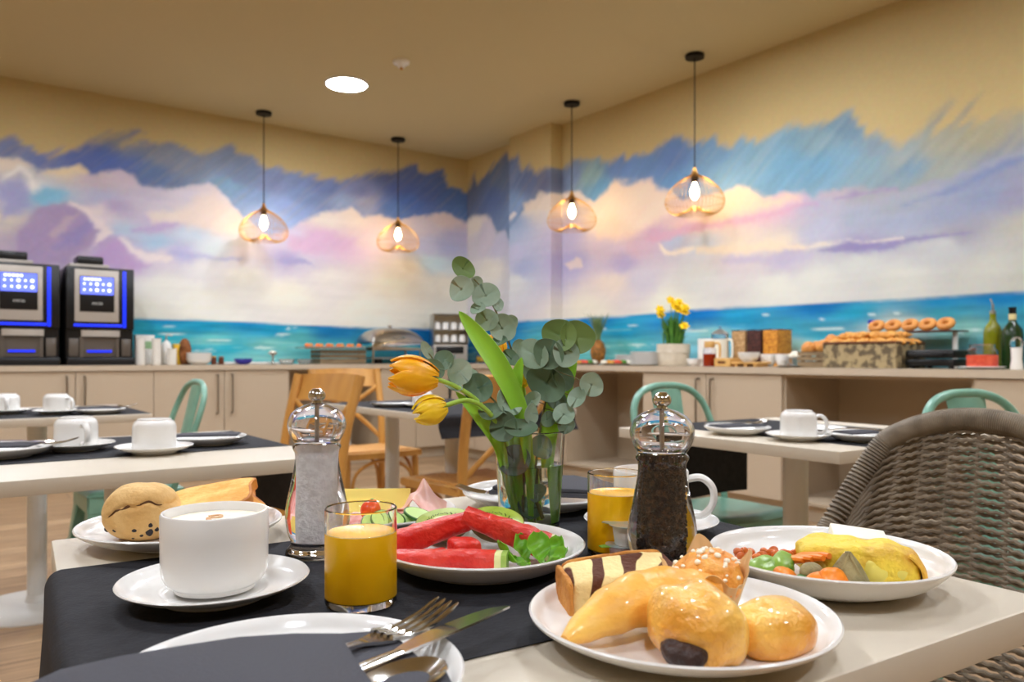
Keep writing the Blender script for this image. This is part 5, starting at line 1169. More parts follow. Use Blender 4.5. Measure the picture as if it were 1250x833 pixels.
t = thing('jam_portion', 'round orange and white printed lid lying beside the creamers', 'lid', VR(.083, .737), ang(0))
b = BM(); lathe(b, [(0, .0022), (.0125, .0022), (.0128, .0045), (0, .0045)], 36); obj('white_centre', b, 'wht', t)
b = BM(); lathe(b, [(.0129, 0), (.0165, 0), (.017, .001), (.017, .004), (.0165, .005), (.0129, .005)], 48); obj('printed_ring', b, 'orange_print', t)

# ---------------------------------------------------------------- bread plate
M['roll'] = mat('floury_bread_crust', (228, 192, 130), .75, c2=(202, 154, 86), ns=16, bump=.35, bs=90, lo=.4, hi=.7)
M['crack'] = mat('dark_bread_crack', (92, 58, 28), .8)
M['olive'] = mat('dark_olive_bits', (40, 34, 36), .6)
M['toast'] = mat('toasted_bread_face', (246, 204, 120), .75, c2=(228, 164, 70), ns=40, bump=.25, bs=140)
M['toastcrust'] = mat('toast_crust', (214, 142, 50), .6, c2=(186, 108, 34), ns=40)
rb = VR(-.396, .838, ZT+.034)
t = thing('bread_roll', 'round cracked bread roll with dark olive bits', 'bread', rb, HEAD)
def rfn(q, d):
    x, y, z = q
    g = abs(z-.006-.008*sin(x*60+.6)-.004*noise.noise(Vector((x*60, y*60, 0))))
    k = max(0, 1-g/.0035)*(1 if y < .01 else 0)*(1 if x > -.022 else .2)
    return (x*(1-.06*k), y*(1-.10*k), z)
b = BM(); blob(b, .0372, .0372, .031, .0022, 26, 11, 5, flat=-.0275, fn=rfn, p=2.25); obj('crust', b, 'roll', t)
def on_roll(x, z, k=1.0):
    s = max(0, 1-abs(x/.0372)**2.25-abs(z/.031)**2.25); return (x, -.0372*s**(1/2.25)*k, z)
b = BM(); tube(b, [on_roll(x, .006+.008*sin(x*60+.6)+.0012*sin(x*400), .93) for x in np.linspace(-.021, .030, 30)], [.0004+.0016*sin(pi*i/29) for i in range(30)], 6)
tube(b, [on_roll(x, .021+.35*(x+.01)+.0016*sin(x*500), .955) for x in np.linspace(-.018, .006, 16)], [.0003+.0006*sin(pi*i/15) for i in range(16)], 5)
obj('crack', b, 'crack', t, label='dark split across the crust')
b = BM()
for x, z, s in ((-.030, -.016, .0028), (-.014, -.014, .002), (.008, -.012, .0032), (.010, -.006, .002), (.020, -.016, .0040), (.022, -.009, .0026), (.026, -.014, .0026), (.004, -.022, .0022), (.012, -.019, .002)):
    p = on_roll(x, z, .965); blob(b, s, s*.7, s, .001, 200, int(x*999), 2, m=TR(*p))
obj('olive_bits', b, 'olive', t)
def toast(label, loc, rot):
    t = thing('toast_slice', label, 'toast', loc, 0, 'slices of toast', rot)
    out = [(q.x, q.y) for q in spline([(-.040, -.042, 0), (.040, -.042, 0), (.042, .022, 0), (.047, .034, 0), (.036, .045, 0), (0, .047, 0), (-.036, .045, 0), (-.047, .034, 0), (-.042, .022, 0)], 5, True)]
    b = BM(); prism(b, out, -.0058, .0058, bev=.0015); obj('crust', b, 'toastcrust', t)
    b = BM()
    for s in (-1, 1): prism(b, [(x*.94, y*.94) for x, y in out], min(s*.0059, s*.0063), max(s*.0059, s*.0063), bev=.0002, seg=1)
    obj('crumb', b, 'toast', t); return t
toast('upper slice of toast leaning behind the cappuccino cup', PX(258, 611, .875), (R(9), R(-9), ang(12)))
toast('lower slice of toast under the other one', PX(268, 622, .89), (R(8), R(-3), ang(30)))

# ---------------------------------------------------------------- ham plate
M['ham'] = mat('pink_ham', (238, 190, 176), .45, c2=(230, 170, 158), ns=20, sss=.15)
M['cheese'] = mat('yellow_cheese', (246, 222, 110), .45, sss=.1)
M['tomato'] = mat('red_tomato', (226, 62, 24), .15, c2=(238, 96, 30), ns=30)
M['salami'] = mat('salami', (206, 92, 88), .5, c2=(238, 176, 160), ns=90)
M['cuc_skin'] = mat('cucumber_skin', (36, 92, 26), .4); M['cuc'] = mat('cucumber_flesh', (182, 212, 120), .35)
def ham(label, loc, rz, h):
    b = BM()
    def f(u, v):
        x = (u-.5)*.075; y = (v-.5)*.05
        return (x, y+.008*sin(u*9), .003+h*max(0, 1-abs(u-.45)*2.6)**.8*(.5+.5*v)+.003*sin(u*17+v*6))
    sheet(b, f, 34, 14, .0012); return tag(obj('ham_slice', b, 'ham', None, loc, rz), label, 'ham', 'ham slices')
ham('folded slice of pink ham with a peak, beside the cheese', VR(-.108, .945, ZT+.009), ang(-8), .036)
ham('flat slice of pink ham lying under the tomato', VR(-.15, .90, ZT+.010), ang(20), .006)
for k, (dx, lab) in enumerate(((0, 'yellow cheese slice standing behind the tomato, front one'), (.012, 'yellow cheese slice standing behind the tomato, back one'))):
    b = BM(); box(b, -.042, .042, -.0015, .0015, -.014, .016, .0006, 1)
    tag(obj('cheese_slice', b, 'cheese', None, VR(-.168, .952+dx, ZT+.0225), ang(0)+.03*k, rot=(R(-38), 0, ang(0)+.05*k)), lab, 'cheese', 'cheese slices')
t = thing('cherry_tomato', 'halved cherry tomato seen through the juice glass rim', 'tomato', VR(-.158, .885, ZT+.026))
b = BM(); blob(b, .0135, .0135, .012, sub=4); obj('skin', b, 'tomato', t); b = BM(); lathe(b, [(0, .0118), (.002, .0120), (.0016, .0128), (0, .013)], 10); obj('stem_scar', b, 'leafg', t)
b = BM(); lathe(b, [(0, 0), (.019, 0), (.019, .002), (0, .002)], 30); tag(obj('salami_slice', b, 'salami', None, VR(-.175, .872, ZT+.014), rot=(R(14), 0, HEAD)), 'pink salami slice left of the cherry tomato', 'salami')
for i, (x, y, tilt) in enumerate(((-.118, .873, 20), (-.148, .861, 28), (-.136, .866, 24), (-.105, .884, 16))):
    t = thing('cucumber_slice', 'green-rimmed cucumber slice on the ham plate, %s' % ('second from the right', 'leftmost, behind the juice glass', 'second from the left', 'rightmost, by the kiwi')[i], 'cucumber', VR(x, y, ZT+.015+.002*i), 0, 'cucumber slices', (R(tilt), R(6*(i-1)), ang(10*i)))
    b = BM(); lathe(b, [(0, -.0015), (.0165, -.0015), (.0165, .0015), (0, .0015)], 32); obj('flesh', b, 'cuc', t)
    b = BM(); lathe(b, [(.0166, -.0016), (.0182, -.0012), (.0182, .0012), (.0166, .0016)], 32); obj('skin', b, 'cuc_skin', t)

# ---------------------------------------------------------------- fruit plate
M['melon'] = mat('watermelon_flesh', (206, 24, 20), .3, c2=(220, 64, 50), ns=34, sss=.1, bump=.35, bs=130)
M['rind_w'] = mat('watermelon_inner_rind', (226, 226, 160), .4, sss=.1); M['rind_g'] = mat('watermelon_green_rind', (98, 150, 44), .35, c2=(160, 190, 90), ns=30)
def melon(label, a, c, w0, w1, h):
    """wedge from the tip a to the rind end c (camera frame), cut faces upright."""
    A, C = VR(*a), VR(*c); d = (C-A); L_ = d.length; x = d.normalized(); up = Vector((0, 0, 1)); y = up.cross(x).normalized(); z = x.cross(y)
    m = Matrix((x, y, z)).transposed().to_4x4(); m.translation = A
    t = thing('watermelon_slice', label, 'watermelon', (0, 0, 0), 0, 'watermelon slices'); t.matrix_world = m
    def seg(nm, q0, q1, mt, nz):
        b = BM(); N = 14
        def f(u, v):
            q = q0+(q1-q0)*u; w = w0+(w1-w0)*q; hh = h*(.62+.38*min(1, q*1.6)); a_ = 2*pi*v
            ca, sa = cos(a_), sin(a_); k = (abs(ca)**4+abs(sa)**4)**-.25
            n = nz*noise.fractal(Vector((q*9, ca*2, sa*2+a[0]*90)), 1, 2, 3)
            return (q*L_, ca*k*(w/2+n), sa*k*(hh/2+n))
        sheet(b, f, N, 24); 
        bmesh.ops.remove_doubles(b, verts=b.verts[:], dist=1e-6)
        bmesh.ops.holes_fill(b, edges=[e for e in b.edges if e.is_boundary], sides=0)
        return obj(nm, b, mt, t)
    seg('flesh', 0, .90, 'melon', .0016); seg('pale_rind', .9005, .955, 'rind_w', .0005); seg('green_rind', .9555, 1.0, 'rind_g', .0004)
    return t
melon('watermelon slice lying in front, its rind end by the salad leaves', (-.108, .704, ZT+.0185), (-.004, .691, ZT+.0175), .018, .022, .019)
melon('watermelon slice leaning at left, its tip up at the middle', (-.034, .756, ZT+.044), (-.122, .742, ZT+.018), .022, .026, .024)
melon('watermelon slice leaning at right, its rind end down by the salad leaves', (-.046, .752, ZT+.047), (.043, .741, ZT+.016), .022, .024, .024)
for x, y, s, lab in ((-.044, .722, .0135, 'larger watermelon cube in the middle of the plate'), (-.067, .722, .008, 'small watermelon cube left of the larger one')):
    b = BM(); blob(b, s, s, s*.9, .0012, 60, int(-x*1000), 4, p=5); tag(obj('watermelon_cube', b, 'melon', None, VR(x, y, ZT+.0075+s*.9), ang(25)), lab, 'watermelon', 'watermelon cubes')
M['kiwi'] = mat('kiwi_flesh', (150, 176, 50), .3, c2=(176, 196, 84), ns=60, sss=.1); M['kiwi_core'] = mat('kiwi_core', (226, 224, 160), .4); M['kiwi_skin'] = mat('kiwi_skin', (120, 104, 52), .8, c2=(98, 82, 40), ns=60); M['seed'] = mat('kiwi_seed', (24, 20, 16), .4)
def kiwi(label, loc, rot):
    t = thing('kiwi_half', label, 'kiwi', loc, 0, 'halved kiwis', rot)
    rx, ry = .0285, .0235
    b = BM(); lathe(b, rounded([(0, -.022), (.012, -.021), (.022, -.012), (.0235, 0)], 3)+[(0, 0)], 40, sx=rx/.0235); obj('skin', b, 'kiwi_skin', t)
    b = BM(); lathe(b, [(0, .0002), (.0228, .0002), (.0222, .0008), (0, .0012)], 40, sx=rx/.0235); fl = obj('flesh', b, 'kiwi', t)
    b = BM(); lathe(b, [(0, .00125), (.0052, .00125), (.004, .0017), (0, .0018)], 24, sx=2.0); obj('core', b, 'kiwi_core', fl)
    b = BM()
    for k in range(46):
        a = k*2*pi/46; r = .0088+.0022*((k*7) % 3)/2; blob(b, .0008, .0005, .0005, sub=1, m=TR(r*1.45*cos(a), r*sin(a), .0014, rz=a))
    obj('seeds', b, 'seed', fl); return t
kiwi('halved kiwi at the left, half hidden behind the watermelon', PX(541, 634, .80), (R(17), R(-6), ang(0)))
kiwi('halved kiwi at the right, cut face up, in front of the vase', PX(606, 634, .795), (R(21), R(7), ang(-6)))
M['salad'] = mat('bright_salad_leaf', (118, 178, 40), .4, c2=(84, 146, 28), ns=30, sss=.1)
def salad_leaf(label, loc, rz, tilt, L_=.034, w=.011, curl=.5):
    b = BM()
    def f(u, v):
        ww = w*(.22+.78*sin(pi*min(1, max(0, (u-.12)*1.12)))**.8) if u > .12 else w*.22
        yv = (v-.5)*2
        return (L_*u, ww*yv, .004*yv*yv+L_*curl*u*u*.6+.0012*sin(u*14+yv*3))
    sheet(b, f, 18, 8, .0006)
    return tag(obj('salad_leaf', b, 'salad', None, loc, rot=(0, -tilt, rz)), label, 'salad leaf', 'salad leaves')
for i, (x, y, rz, ti, L_, w, lab) in enumerate(((.010, .717, 200, .7, .034, .012, 'salad leaf nearest the front watermelon slice'), (.020, .703, 190, .2, .030, .010, 'low salad leaf in the middle of the bunch'), (.030, .704, 100, .9, .034, .013, 'tall broad salad leaf in the middle of the bunch'), (.036, .700, 30, .5, .030, .010, 'salad leaf at the right of the bunch'), (.040, .716, 60, .8, .030, .010, 'salad leaf at the back right by the rind'), (.030, .698, 320, .15, .028, .009, 'flat salad leaf at the right front'), (.018, .722, 130, 1.0, .032, .011, 'salad leaf at the back of the bunch'))):
    salad_leaf(lab, VR(x-.004, y, ZT+.009+.002*(i % 3)), ang(rz), ti*.75, L_*.82, w*.85)

# ---------------------------------------------------------------- pastry plate
M['glaze'] = mat('glazed_pastry', (255, 204, 100), .42, c2=(234, 158, 54), ns=14, coat=.15, bump=.35, bs=45, stretch=(1, 1, 1.5))
M['glaze2'] = mat('glazed_pastry_pale', (255, 208, 104), .32, c2=(236, 160, 54), ns=20, coat=.5, bump=.45, bs=110)
M['choc'] = mat('dark_chocolate', (62, 36, 26), .45, c2=(40, 22, 18), ns=60, bump=.5, bs=150)
M['muffin'] = mat('orange_muffin_top', (246, 184, 88), .4, c2=(230, 142, 50), ns=50, bump=.5, bs=120)
M['sugar'] = mat('pearl_sugar', (250, 244, 226), .5); M['paper'] = mat('baking_paper', (226, 194, 144), .7, c2=(212, 176, 122), ns=30)
nt = (mc := mat('marbled_cake', (246, 222, 158), .8, bump=.3, bs=200)).node_tree; M['marble'] = mc
wv = nt.nodes.new('ShaderNodeTexWave'); wv.inputs['Scale'].default_value = 11; wv.inputs['Distortion'].default_value = 11; wv.inputs['Detail'].default_value = 2; wv.inputs['Detail Scale'].default_value = .9; wv.inputs['Phase Offset'].default_value = 2.2
rp_ = nt.nodes.new('ShaderNodeValToRGB'); rp_.color_ramp.elements[0].position = .60; rp_.color_ramp.elements[0].color = lin((246, 222, 158))+(1,); rp_.color_ramp.elements[1].position = .68; rp_.color_ramp.elements[1].color = lin((92, 50, 30))+(1,)
tcc = nt.nodes.new('ShaderNodeTexCoord'); nt.links.new(tcc.outputs['Object'], wv.inputs['Vector']); nt.links.new(wv.outputs['Color'], rp_.inputs[0]); nt.links.new(rp_.outputs[0], nt.nodes['Principled BSDF'].inputs['Base Color'])
M['cakecrust'] = mat('cake_crust', (220, 158, 76), .7, c2=(190, 118, 46), ns=40, bump=.4, bs=120)
ZP = ZT+.007
t = thing('marble_cake_slice', 'slice of chocolate marble cake at the back left of the plate', 'cake', VR(.082, .603, ZP+.0155), ang(14), rot=(R(10), R(-4), ang(12)))
b = BM(); blob(b, .044, .020, .0178, .0012, 70, 4, 5, p=7, m=TR(.0015, 0, 0)); obj('crumb', b, 'marble', t)
b = BM(); blob(b, .0022, .0192, .0168, .0010, 90, 5, 4, p=6, m=TR(-.0432, 0, 0)); blob(b, .042, .0022, .0172, .0010, 90, 6, 4, p=6, m=TR(.002, .0205, 0)); obj('crust', b, 'cakecrust', t)
# croissant, lying from the left tip up to the right
b = BM(); N = 60; pts = []; rr = []
for i in range(N+1):
    q = i/N; pts.append(W(.034+.112*q, .502+.060*q+.012*sin(q*pi), ZP+.010+.015*sin(min(1, q*1.25)*pi*.62)))
    base_r = .0205*(sin(pi*min(1, .03+q*.80))**.7)
    rr.append(max(.0025, base_r*(1+.10*(1-abs((q*5.2) % 1*2-1)))))
o = VR(.088, .535, ZP); pts = [p-o for p in pts]
tube(b, pts, rr, 26, up=(0, 0, 1), flat=.86)
tag(obj('croissant', b, 'glaze', None, o), 'glossy croissant at the left of the front plate', 'croissant')
def pillow(rx, ry, rz, seed, fold):
    b = BM()
    def fn(q, d):
        x, y, z = q
        s = .0016*sin(y*220+x*60)*fold; k = 1-.16*(abs(y)/ry)**3
        lift = .10*rz*noise.noise(Vector((x*40, y*40, seed)))
        return (x*k, y, z*k+s+lift)
    blob(b, rx, ry, rz, .0012, 40, seed, 5, flat=-rz*.80, fn=fn, p=2.5); return b
t = thing('chocolate_roll', 'glazed pastry roll showing its dark chocolate filling at the front', 'pastry', VR(.118, .499, ZP+.0205), ang(-60))
b = pillow(.033, .029, .0255, 21, 1); obj('dough', b, 'glaze2', t)
b = BM(); blob(b, .017, .012, .0082, .0016, 120, 3, 4, m=TR(.0135, -.0235, -.0085)); obj('chocolate_filling', b, 'choc', t)
t = thing('glazed_bun', 'glazed pastry bun at the right of the front plate', 'pastry', VR(.171, .512, ZP+.0145), ang(35))
b = pillow(.029, .025, .0185, 33, .6); obj('dough', b, 'glaze2', t)
t = thing('muffin', 'orange muffin with pearl sugar in a brown paper wrapper', 'muffin', VR(.150, .590, ZP-.002), 0, rot=(R(12), R(-8), ang(0)))
b = BM(); blob(b, .0262, .0262, .020, .002, 70, 5, 5, m=TR(0, 0, .030)); lathe(b, [(0, .002), (.017, .002), (.024, .028), (0, .028)], 32); obj('cake_top', b, 'muffin', t)
b = BM(); rng = random.Random(4)
for i in range(46):
    a = rng.uniform(0, 2*pi); e = rng.uniform(.2, 1.45); s = rng.uniform(.0012, .0026)
    blob(b, s, s, s*.8, .0004, 300, i, 2, m=TR(.0262*cos(e)*cos(a), .0262*cos(e)*sin(a), .030+.0205*sin(e)))
obj('pearl_sugar', b, 'sugar', t)['kind'] = 'stuff'
b = BM()
def wrap(u, v):
    a = 2*pi*u; pk = (.5+.5*cos(4*a+.5))**2.2; hh = .032+.017*pk
    z = hh*v; r = .0178+.011*v+.0045*v*v*pk+.0007*sin(a*22)*v
    return (r*cos(a), r*sin(a), z+.001)
sheet(b, wrap, 96, 10, .0005); obj('paper_wrapper', b, 'paper', t)

# ---------------------------------------------------------------- vegetable plate
M['omelet'] = mat('yellow_omelette', (240, 208, 66), .5, c2=(204, 150, 48), ns=34, lo=.5, hi=.72, bump=.5, bs=90, sss=.1); M['brown_om'] = mat('browned_omelette_skin', (206, 146, 50), .5, c2=(232, 188, 66), ns=40, bump=.3, bs=90)
M['carrot'] = mat('orange_carrot', (244, 142, 34), .35, c2=(232, 116, 22), ns=40); M['zuc'] = mat('green_zucchini', (140, 176, 62), .35, c2=(62, 112, 26), ns=26); M['arti'] = mat('grey_green_artichoke', (164, 150, 104), .6, c2=(120, 112, 76), ns=60, bump=.3, bs=120)
M['fresh'] = mat('white_fresh_cheese', (246, 240, 222), .5, sss=.15); M['beans'] = mat('beans_in_sauce', (222, 116, 40), .3, c2=(200, 92, 28), ns=60); M['pepperg'] = mat('green_pepper_piece', (66, 122, 36), .35)
ZV = ZT+.0072
t = thing('omelette_wedge', 'thick yellow potato omelette wedge with a browned edge', 'omelette', VR(.302, .688, ZV+.0145), ang(-14))
def om(q, d):
    x, y, z = q
    return (x+.004*noise.noise(Vector((y*50, z*50, 1))), y+.003*noise.noise(Vector((x*60, z*60, 3))), z+.004*noise.noise(Vector((x*50, y*50, 7)))-.10*max(0, x-.02))
b = BM(); blob(b, .049, .026, .0165, .0016, 60, 8, 5, flat=-.0135, fn=om, p=4); obj('filling', b, 'omelet', t)
b = BM()
def skin(u, v):
    a = -.55+1.1*u; x = .028+.022*cos(a*1.2); y = .0285*sin(a*1.9); return (x+.005+.001*sin(u*30)-.012*v*v, y*(1-.1*v), -.012+.030*v-.008*v*v)
sheet(b, skin, 20, 8, .0022); obj('browned_edge', b, 'brown_om', t, label='browned omelette skin at the right end')
b = BM(); rng = random.Random(9)
for x, y, s in ((-.035, -.023, .010), (.012, -.023, .013), (-.012, -.0225, .009), (.030, -.021, .010)): blob(b, s, .004, s*.8, .001, 80, int(s*1e4), 3, m=TR(x, y, -.004))
obj('potato_pieces', b, mat('pale_potato', (226, 208, 96), .4, sss=.1), t)
t = thing('artichoke_piece', 'grey-green artichoke wedge standing against the omelette', 'artichoke', VR(.279, .650, ZV+.0005), ang(-10))
b = BM(); lathe(b, rounded([(0, .0), (.014, 0), (.015, .003), (.009, .018), (.002, .0295)], 2)+[(0, .030)], 20, sx=1.25, sy=.75); obj('heart', b, 'arti', t)
b = BM(); tube(b, spline([(-.0150, -.007, .002), (-.0065, -.0062, .015), (0, -.003, .0300)], 5), .0012, 6); tube(b, spline([(.0150, -.007, .002), (.0065, -.0062, .015), (0, -.003, .0300)], 5), .0012, 6); obj('leaf_edge', b, 'arti', t)
b = BM(); box(b, -.024, .024, -.014, .014, -.006, .006, .0015); tag(obj('cheese_block', b, 'fresh', None, VR(.322, .728, ZV+.0235), rot=(R(10), R(6), ang(-14))), 'white fresh cheese block leaning on the omelette', 'cheese')
b = BM(); box(b, -.016, .016, -.012, .012, -.005, .005, .0015); tag(obj('cheese_block', b, 'fresh', None, VR(.298, .732, ZV+.014), rot=(R(14), R(-8), ang(10))), 'lower white cheese piece left of the block', 'cheese')
for i, (x, y, z, rz, L_, r) in enumerate(((.247, .672, .018, 118, .022, .0035), (.253, .668, .020, 120, .024, .0035), (.2405, .676, .016, 122, .022, .0035), (.2585, .671, .021, 124, .024, .0035), (.262, .677, .019, 128, .022, .0035), (.2365, .682, .014, 116, .02, .0035))):
    L_ *= 1.3; r *= 1.15; b = BM(); tube(b, [(-L_/2*1.0, 0, 0), (-L_*.3, 0, .0005), (L_*.3, 0, .0005), (L_/2, 0, 0)], [r*.8, r, r, r*.8], 8, flat=.8)
    tag(obj('carrot_stick', b, 'carrot', None, VR(x, y, ZV+z), rot=(0, R(12), ang(rz))), 'orange carrot stick in the bundle, %s' % ('third from the left', 'fourth from the left', 'second from the left', 'fifth from the left', 'rightmost', 'leftmost')[i], 'carrot', 'carrot sticks')
for i, (x, y, z, ti) in enumerate(((.252, .634, .0085, 30), (.262, .637, .010, 50), (.229, .652, .008, 35))):
    b = BM(); blob(b, .013, .011, .0055, .0006, 80, i, 3, p=2.6); tag(obj('carrot_slice', b, 'carrot', None, VR(x, y, ZV+z), rot=(R(ti), R(10*i-8), ang(20*i))), 'orange carrot slice at the front of the vegetables, %s' % ('in the middle', 'right by the artichoke', 'left by the zucchini')[i], 'carrot', 'carrot slices')
for i, (x, y, z, rz) in enumerate(((.212, .668, .012, 40), (.222, .664, .010, 15), (.232, .672, .014, 60))):
    b = BM(); blob(b, .019, .009, .0075, .0012, 60, i+3, 4, p=2.8); tag(obj('zucchini_piece', b, 'zuc', None, VR(x, y, ZV+z), rot=(R(20), R(-8), ang(rz))), 'green zucchini piece, %s' % ('leftmost on the plate', 'in front of the others', 'under the carrot sticks')[i], 'zucchini', 'zucchini pieces')
for i, (x, y) in enumerate(((.228, .642), (.236, .640), (.240, .646))):
    b = BM(); blob(b, .008, .006, .005, .0012, 90, i, 3); tag(obj('green_pepper_piece', b, 'pepperg', None, VR(x, y, ZV+.0055+.001*i), ang(30*i)), 'small dark green pepper piece, %s' % ('leftmost of three', 'middle of three', 'rightmost of three')[i], 'pepper', 'green pepper pieces')
b = BM(); blob(b, .010, .008, .0085, .001, 80, 2, 3); tag(obj('mushroom_piece', b, 'arti', None, VR(.249, .650, ZV+.013), ang(10)), 'round pale mushroom between the carrots', 'mushroom')
b = BM(); rng = random.Random(2)
for i in range(34): blob(b, .0052, .0034, .0034, .0003, 90, i, 2, m=TR(rng.uniform(-.036, .036), rng.uniform(-.010, .010), rng.uniform(0, .006), rz=rng.uniform(0, 3)))
tag(obj('baked_beans', b, 'beans', None, VR(.240, .712, ZV+.010), ang(-4)), 'spoonful of baked beans in sauce at the back of the vegetables', 'beans')['kind'] = 'stuff'

# ---------------------------------------------------------------- near plate: napkin and cutlery
def cutout(name, label, pts, z0, z1, m, group=None):
    c = W(pts[0][0], pts[0][1], 0); q = [W(x, y, 0)-c for x, y in pts]
    sm = [(p.x, p.y) for p in spline([(p.x, p.y, 0) for p in q], 3, True)] if False else [(p.x, p.y) for p in q]
    b = BM(); prism(b, sm, 0, z1-z0, bev=min(.001, (z1-z0)*.4)); return tag(obj(name, b, m, None, (c.x, c.y, z0)), label, 'napkin', group)
zr = ZT+.0216
t = thing('pocket_napkin', 'large folded charcoal napkin holding the cutlery on the nearest plate', 'napkin', W(-.15, .40, 0))
def layer(nm, pts, z0, th, sag=0):
    c = W(-.15, .40, 0); b = BM(); poly = [W(x, y, 0)-c for x, y in pts]
    prism(b, [(p.x, p.y) for p in poly], z0, z0+th, bev=th*.35); return obj(nm, b, 'black_napkin', t)
layer('back_layer', [(-.215, .445), (-.130, .492), (-.078, .502), (-.052, .45), (-.036, .435), (-.022, .385), (-.02, .30), (-.2, .26), (-.26, .34)], zr, .0022)
layer('front_layer', [(-.238, .412), (-.215, .430), (-.191, .444), (-.161, .460), (-.130, .466), (-.103, .466), (-.0717, .398), (-.05, .30), (-.20, .27), (-.262, .34)], zr+.0105, .0024)
fork('steel fork tucked in the napkin on the nearest plate', W(-.168, .382, zr+.0030), ang(48.7), (0, R(-1.2), ang(48.7)))
knife('steel table knife tucked in the napkin on the nearest plate', W(-.128, .368, zr+.0060), ang(54.7), (0, R(.4), ang(54.7)))
spoon('steel spoon tucked in the napkin on the nearest plate', W(-.150, .308, zr+.0025), ang(51), (0, R(-.4), ang(51)))
napkin_flat('folded charcoal napkin with a raised point on the plate behind the vase', VR(.055, 1.05, ZT+.0215), ang(-12), [(-.075, -.055), (.07, -.06), (.085, .0), (.02, .065), (-.07, .05)], .006)
fork('steel fork on the plate behind the vase', VR(-.07, 1.03, ZT+.0225), ang(8), (0, 0, ang(172))).location = VR(.115, 1.015, ZT+.0215)

# ---------------------------------------------------------------- vase and flowers
VX, VY = .0205, .912
t = thing('glass_vase', 'clear tapered glass vase of water holding the flowers', 'vase', VR(VX, VY))
b = BM(); lathe(b, [(0, .001), (.033, 0), (.035, .002), (.0412, .113), (.0406, .1142), (.0396, .113), (.0334, .010), (.031, .007), (0, .0065)], 72); obj('glass', b, 'glass', t, smooth=16)
b = BM(); lathe(b, [(0, .0063), (.0311, .0068), (.0336, .010), (.0376, .075), (.036, .0744), (0, .0742)], 72); obj('water', b, 'water', t)
M['euc'] = mat('grey_green_eucalyptus', (156, 176, 158), .55, c2=(128, 154, 132), ns=26, sss=.05); M['euc_d'] = mat('dark_eucalyptus', (100, 126, 100), .5, c2=(84, 110, 86), ns=20); M['euc_y'] = mat('yellow_green_eucalyptus', (116, 142, 74), .5, c2=(98, 124, 66), ns=20)
M['stem'] = mat('brown_twig', (112, 104, 62), .6); M['gstem'] = mat('green_flower_stem', (170, 206, 84), .45, c2=(140, 184, 60), ns=20, sss=.1); M['tleaf'] = mat('bright_tulip_leaf', (146, 204, 60), .4, c2=(116, 178, 44), ns=12, stretch=(1, 1, .2), sss=.1)
M['tulip_o'] = mat('orange_tulip_petal', (255, 170, 16), .4, c2=(255, 192, 30), ns=14, sss=.2); M['tulip_y'] = mat('yellow_tulip_petal', (255, 222, 50), .4, c2=(255, 196, 34), ns=10, sss=.2)
ORG = VR(VX, VY, ZT)
def rel(px, py, Y): return PX(px, py, Y)-ORG
def basis(normal, spin=0):
    n = normal.normalized(); x = n.orthogonal().normalized(); x.rotate(Matrix.Rotation(spin, 3, n)); y = n.cross(x)
    m = Matrix((x, y, n)).transposed().to_4x4(); return m
CAMDIR = W(0, -1, .0)                     # towards the viewer, for choosing which way a leaf faces
def round_leaf(parent, c, r, el, m, turn, tilt, seed, base=None):
    """cupped leaf disc; turn/tilt swing it away from facing the viewer."""
    n = CAMDIR.copy(); n.rotate(Matrix.Rotation(turn, 3, 'Z')); side_ = n.cross(Vector((0, 0, 1))).normalized(); n.rotate(Matrix.Rotation(tilt, 3, side_))
    up = (c-base).normalized() if base is not None and (c-base).length > 1e-4 else Vector((0, 0, 1))
    y = (up-n*up.dot(n)); y = y.normalized() if y.length > 1e-3 else n.orthogonal().normalized(); x = y.cross(n)
    mt = Matrix((x, y, n)).transposed().to_4x4(); mt.translation = c
    b = BM(); rng = random.Random(seed); cu = rng.uniform(.10, .28); tw = rng.uniform(-.12, .12)
    def f(u, v):
        a = 2*pi*v; q = u*(1+.035*sin(2*a+seed)+.02*sin(3*a+seed*2)); X, Y_ = r*q*cos(a), r*el*q*sin(a)
        X *= 1-.10*sin(a) if sin(a) > 0 else 1
        return (X, Y_, r*(cu*(q*q)-.10*math.exp(-(X/(r*.08))**2)*.35+tw*q*q*sin(2*a)))
    sheet(b, f, 7, 28, .0005); bmesh.ops.transform(b, matrix=mt, verts=b.verts[:])
    bmesh.ops.remove_doubles(b, verts=b.verts[:], dist=1e-6)
    return obj('leaf', b, m, parent)
def sprig(label, stem, leaves, r=.0016):
    t = thing('eucalyptus_sprig', label, 'eucalyptus', ORG, 0, 'eucalyptus sprigs in the vase')
    P = spline([rel(*q) for q in stem], 8); b = BM(); tube(b, P, [r*(1-.5*i/len(P)) for i in range(len(P))], 8); obj('stem', b, 'stem', t)
    for i, (px, py, Y, rp, el, m, turn, tilt) in enumerate(leaves):
        c = rel(px, py, Y); near = min(P, key=lambda p: (p-c).length); rr = rp*Y/955
        round_leaf(t, c, rr, el, m, turn, tilt, i*7+int(px), near)
        if (near-c).length > rr*.7:
            b = BM(); tube(b, [near, near.lerp(c, .5)+Vector((0, 0, .001)), c.lerp(near, rr*.6/max((near-c).length, 1e-6))], .0006, 5); obj('leaf_stalk', b, 'stem', t)
    return t
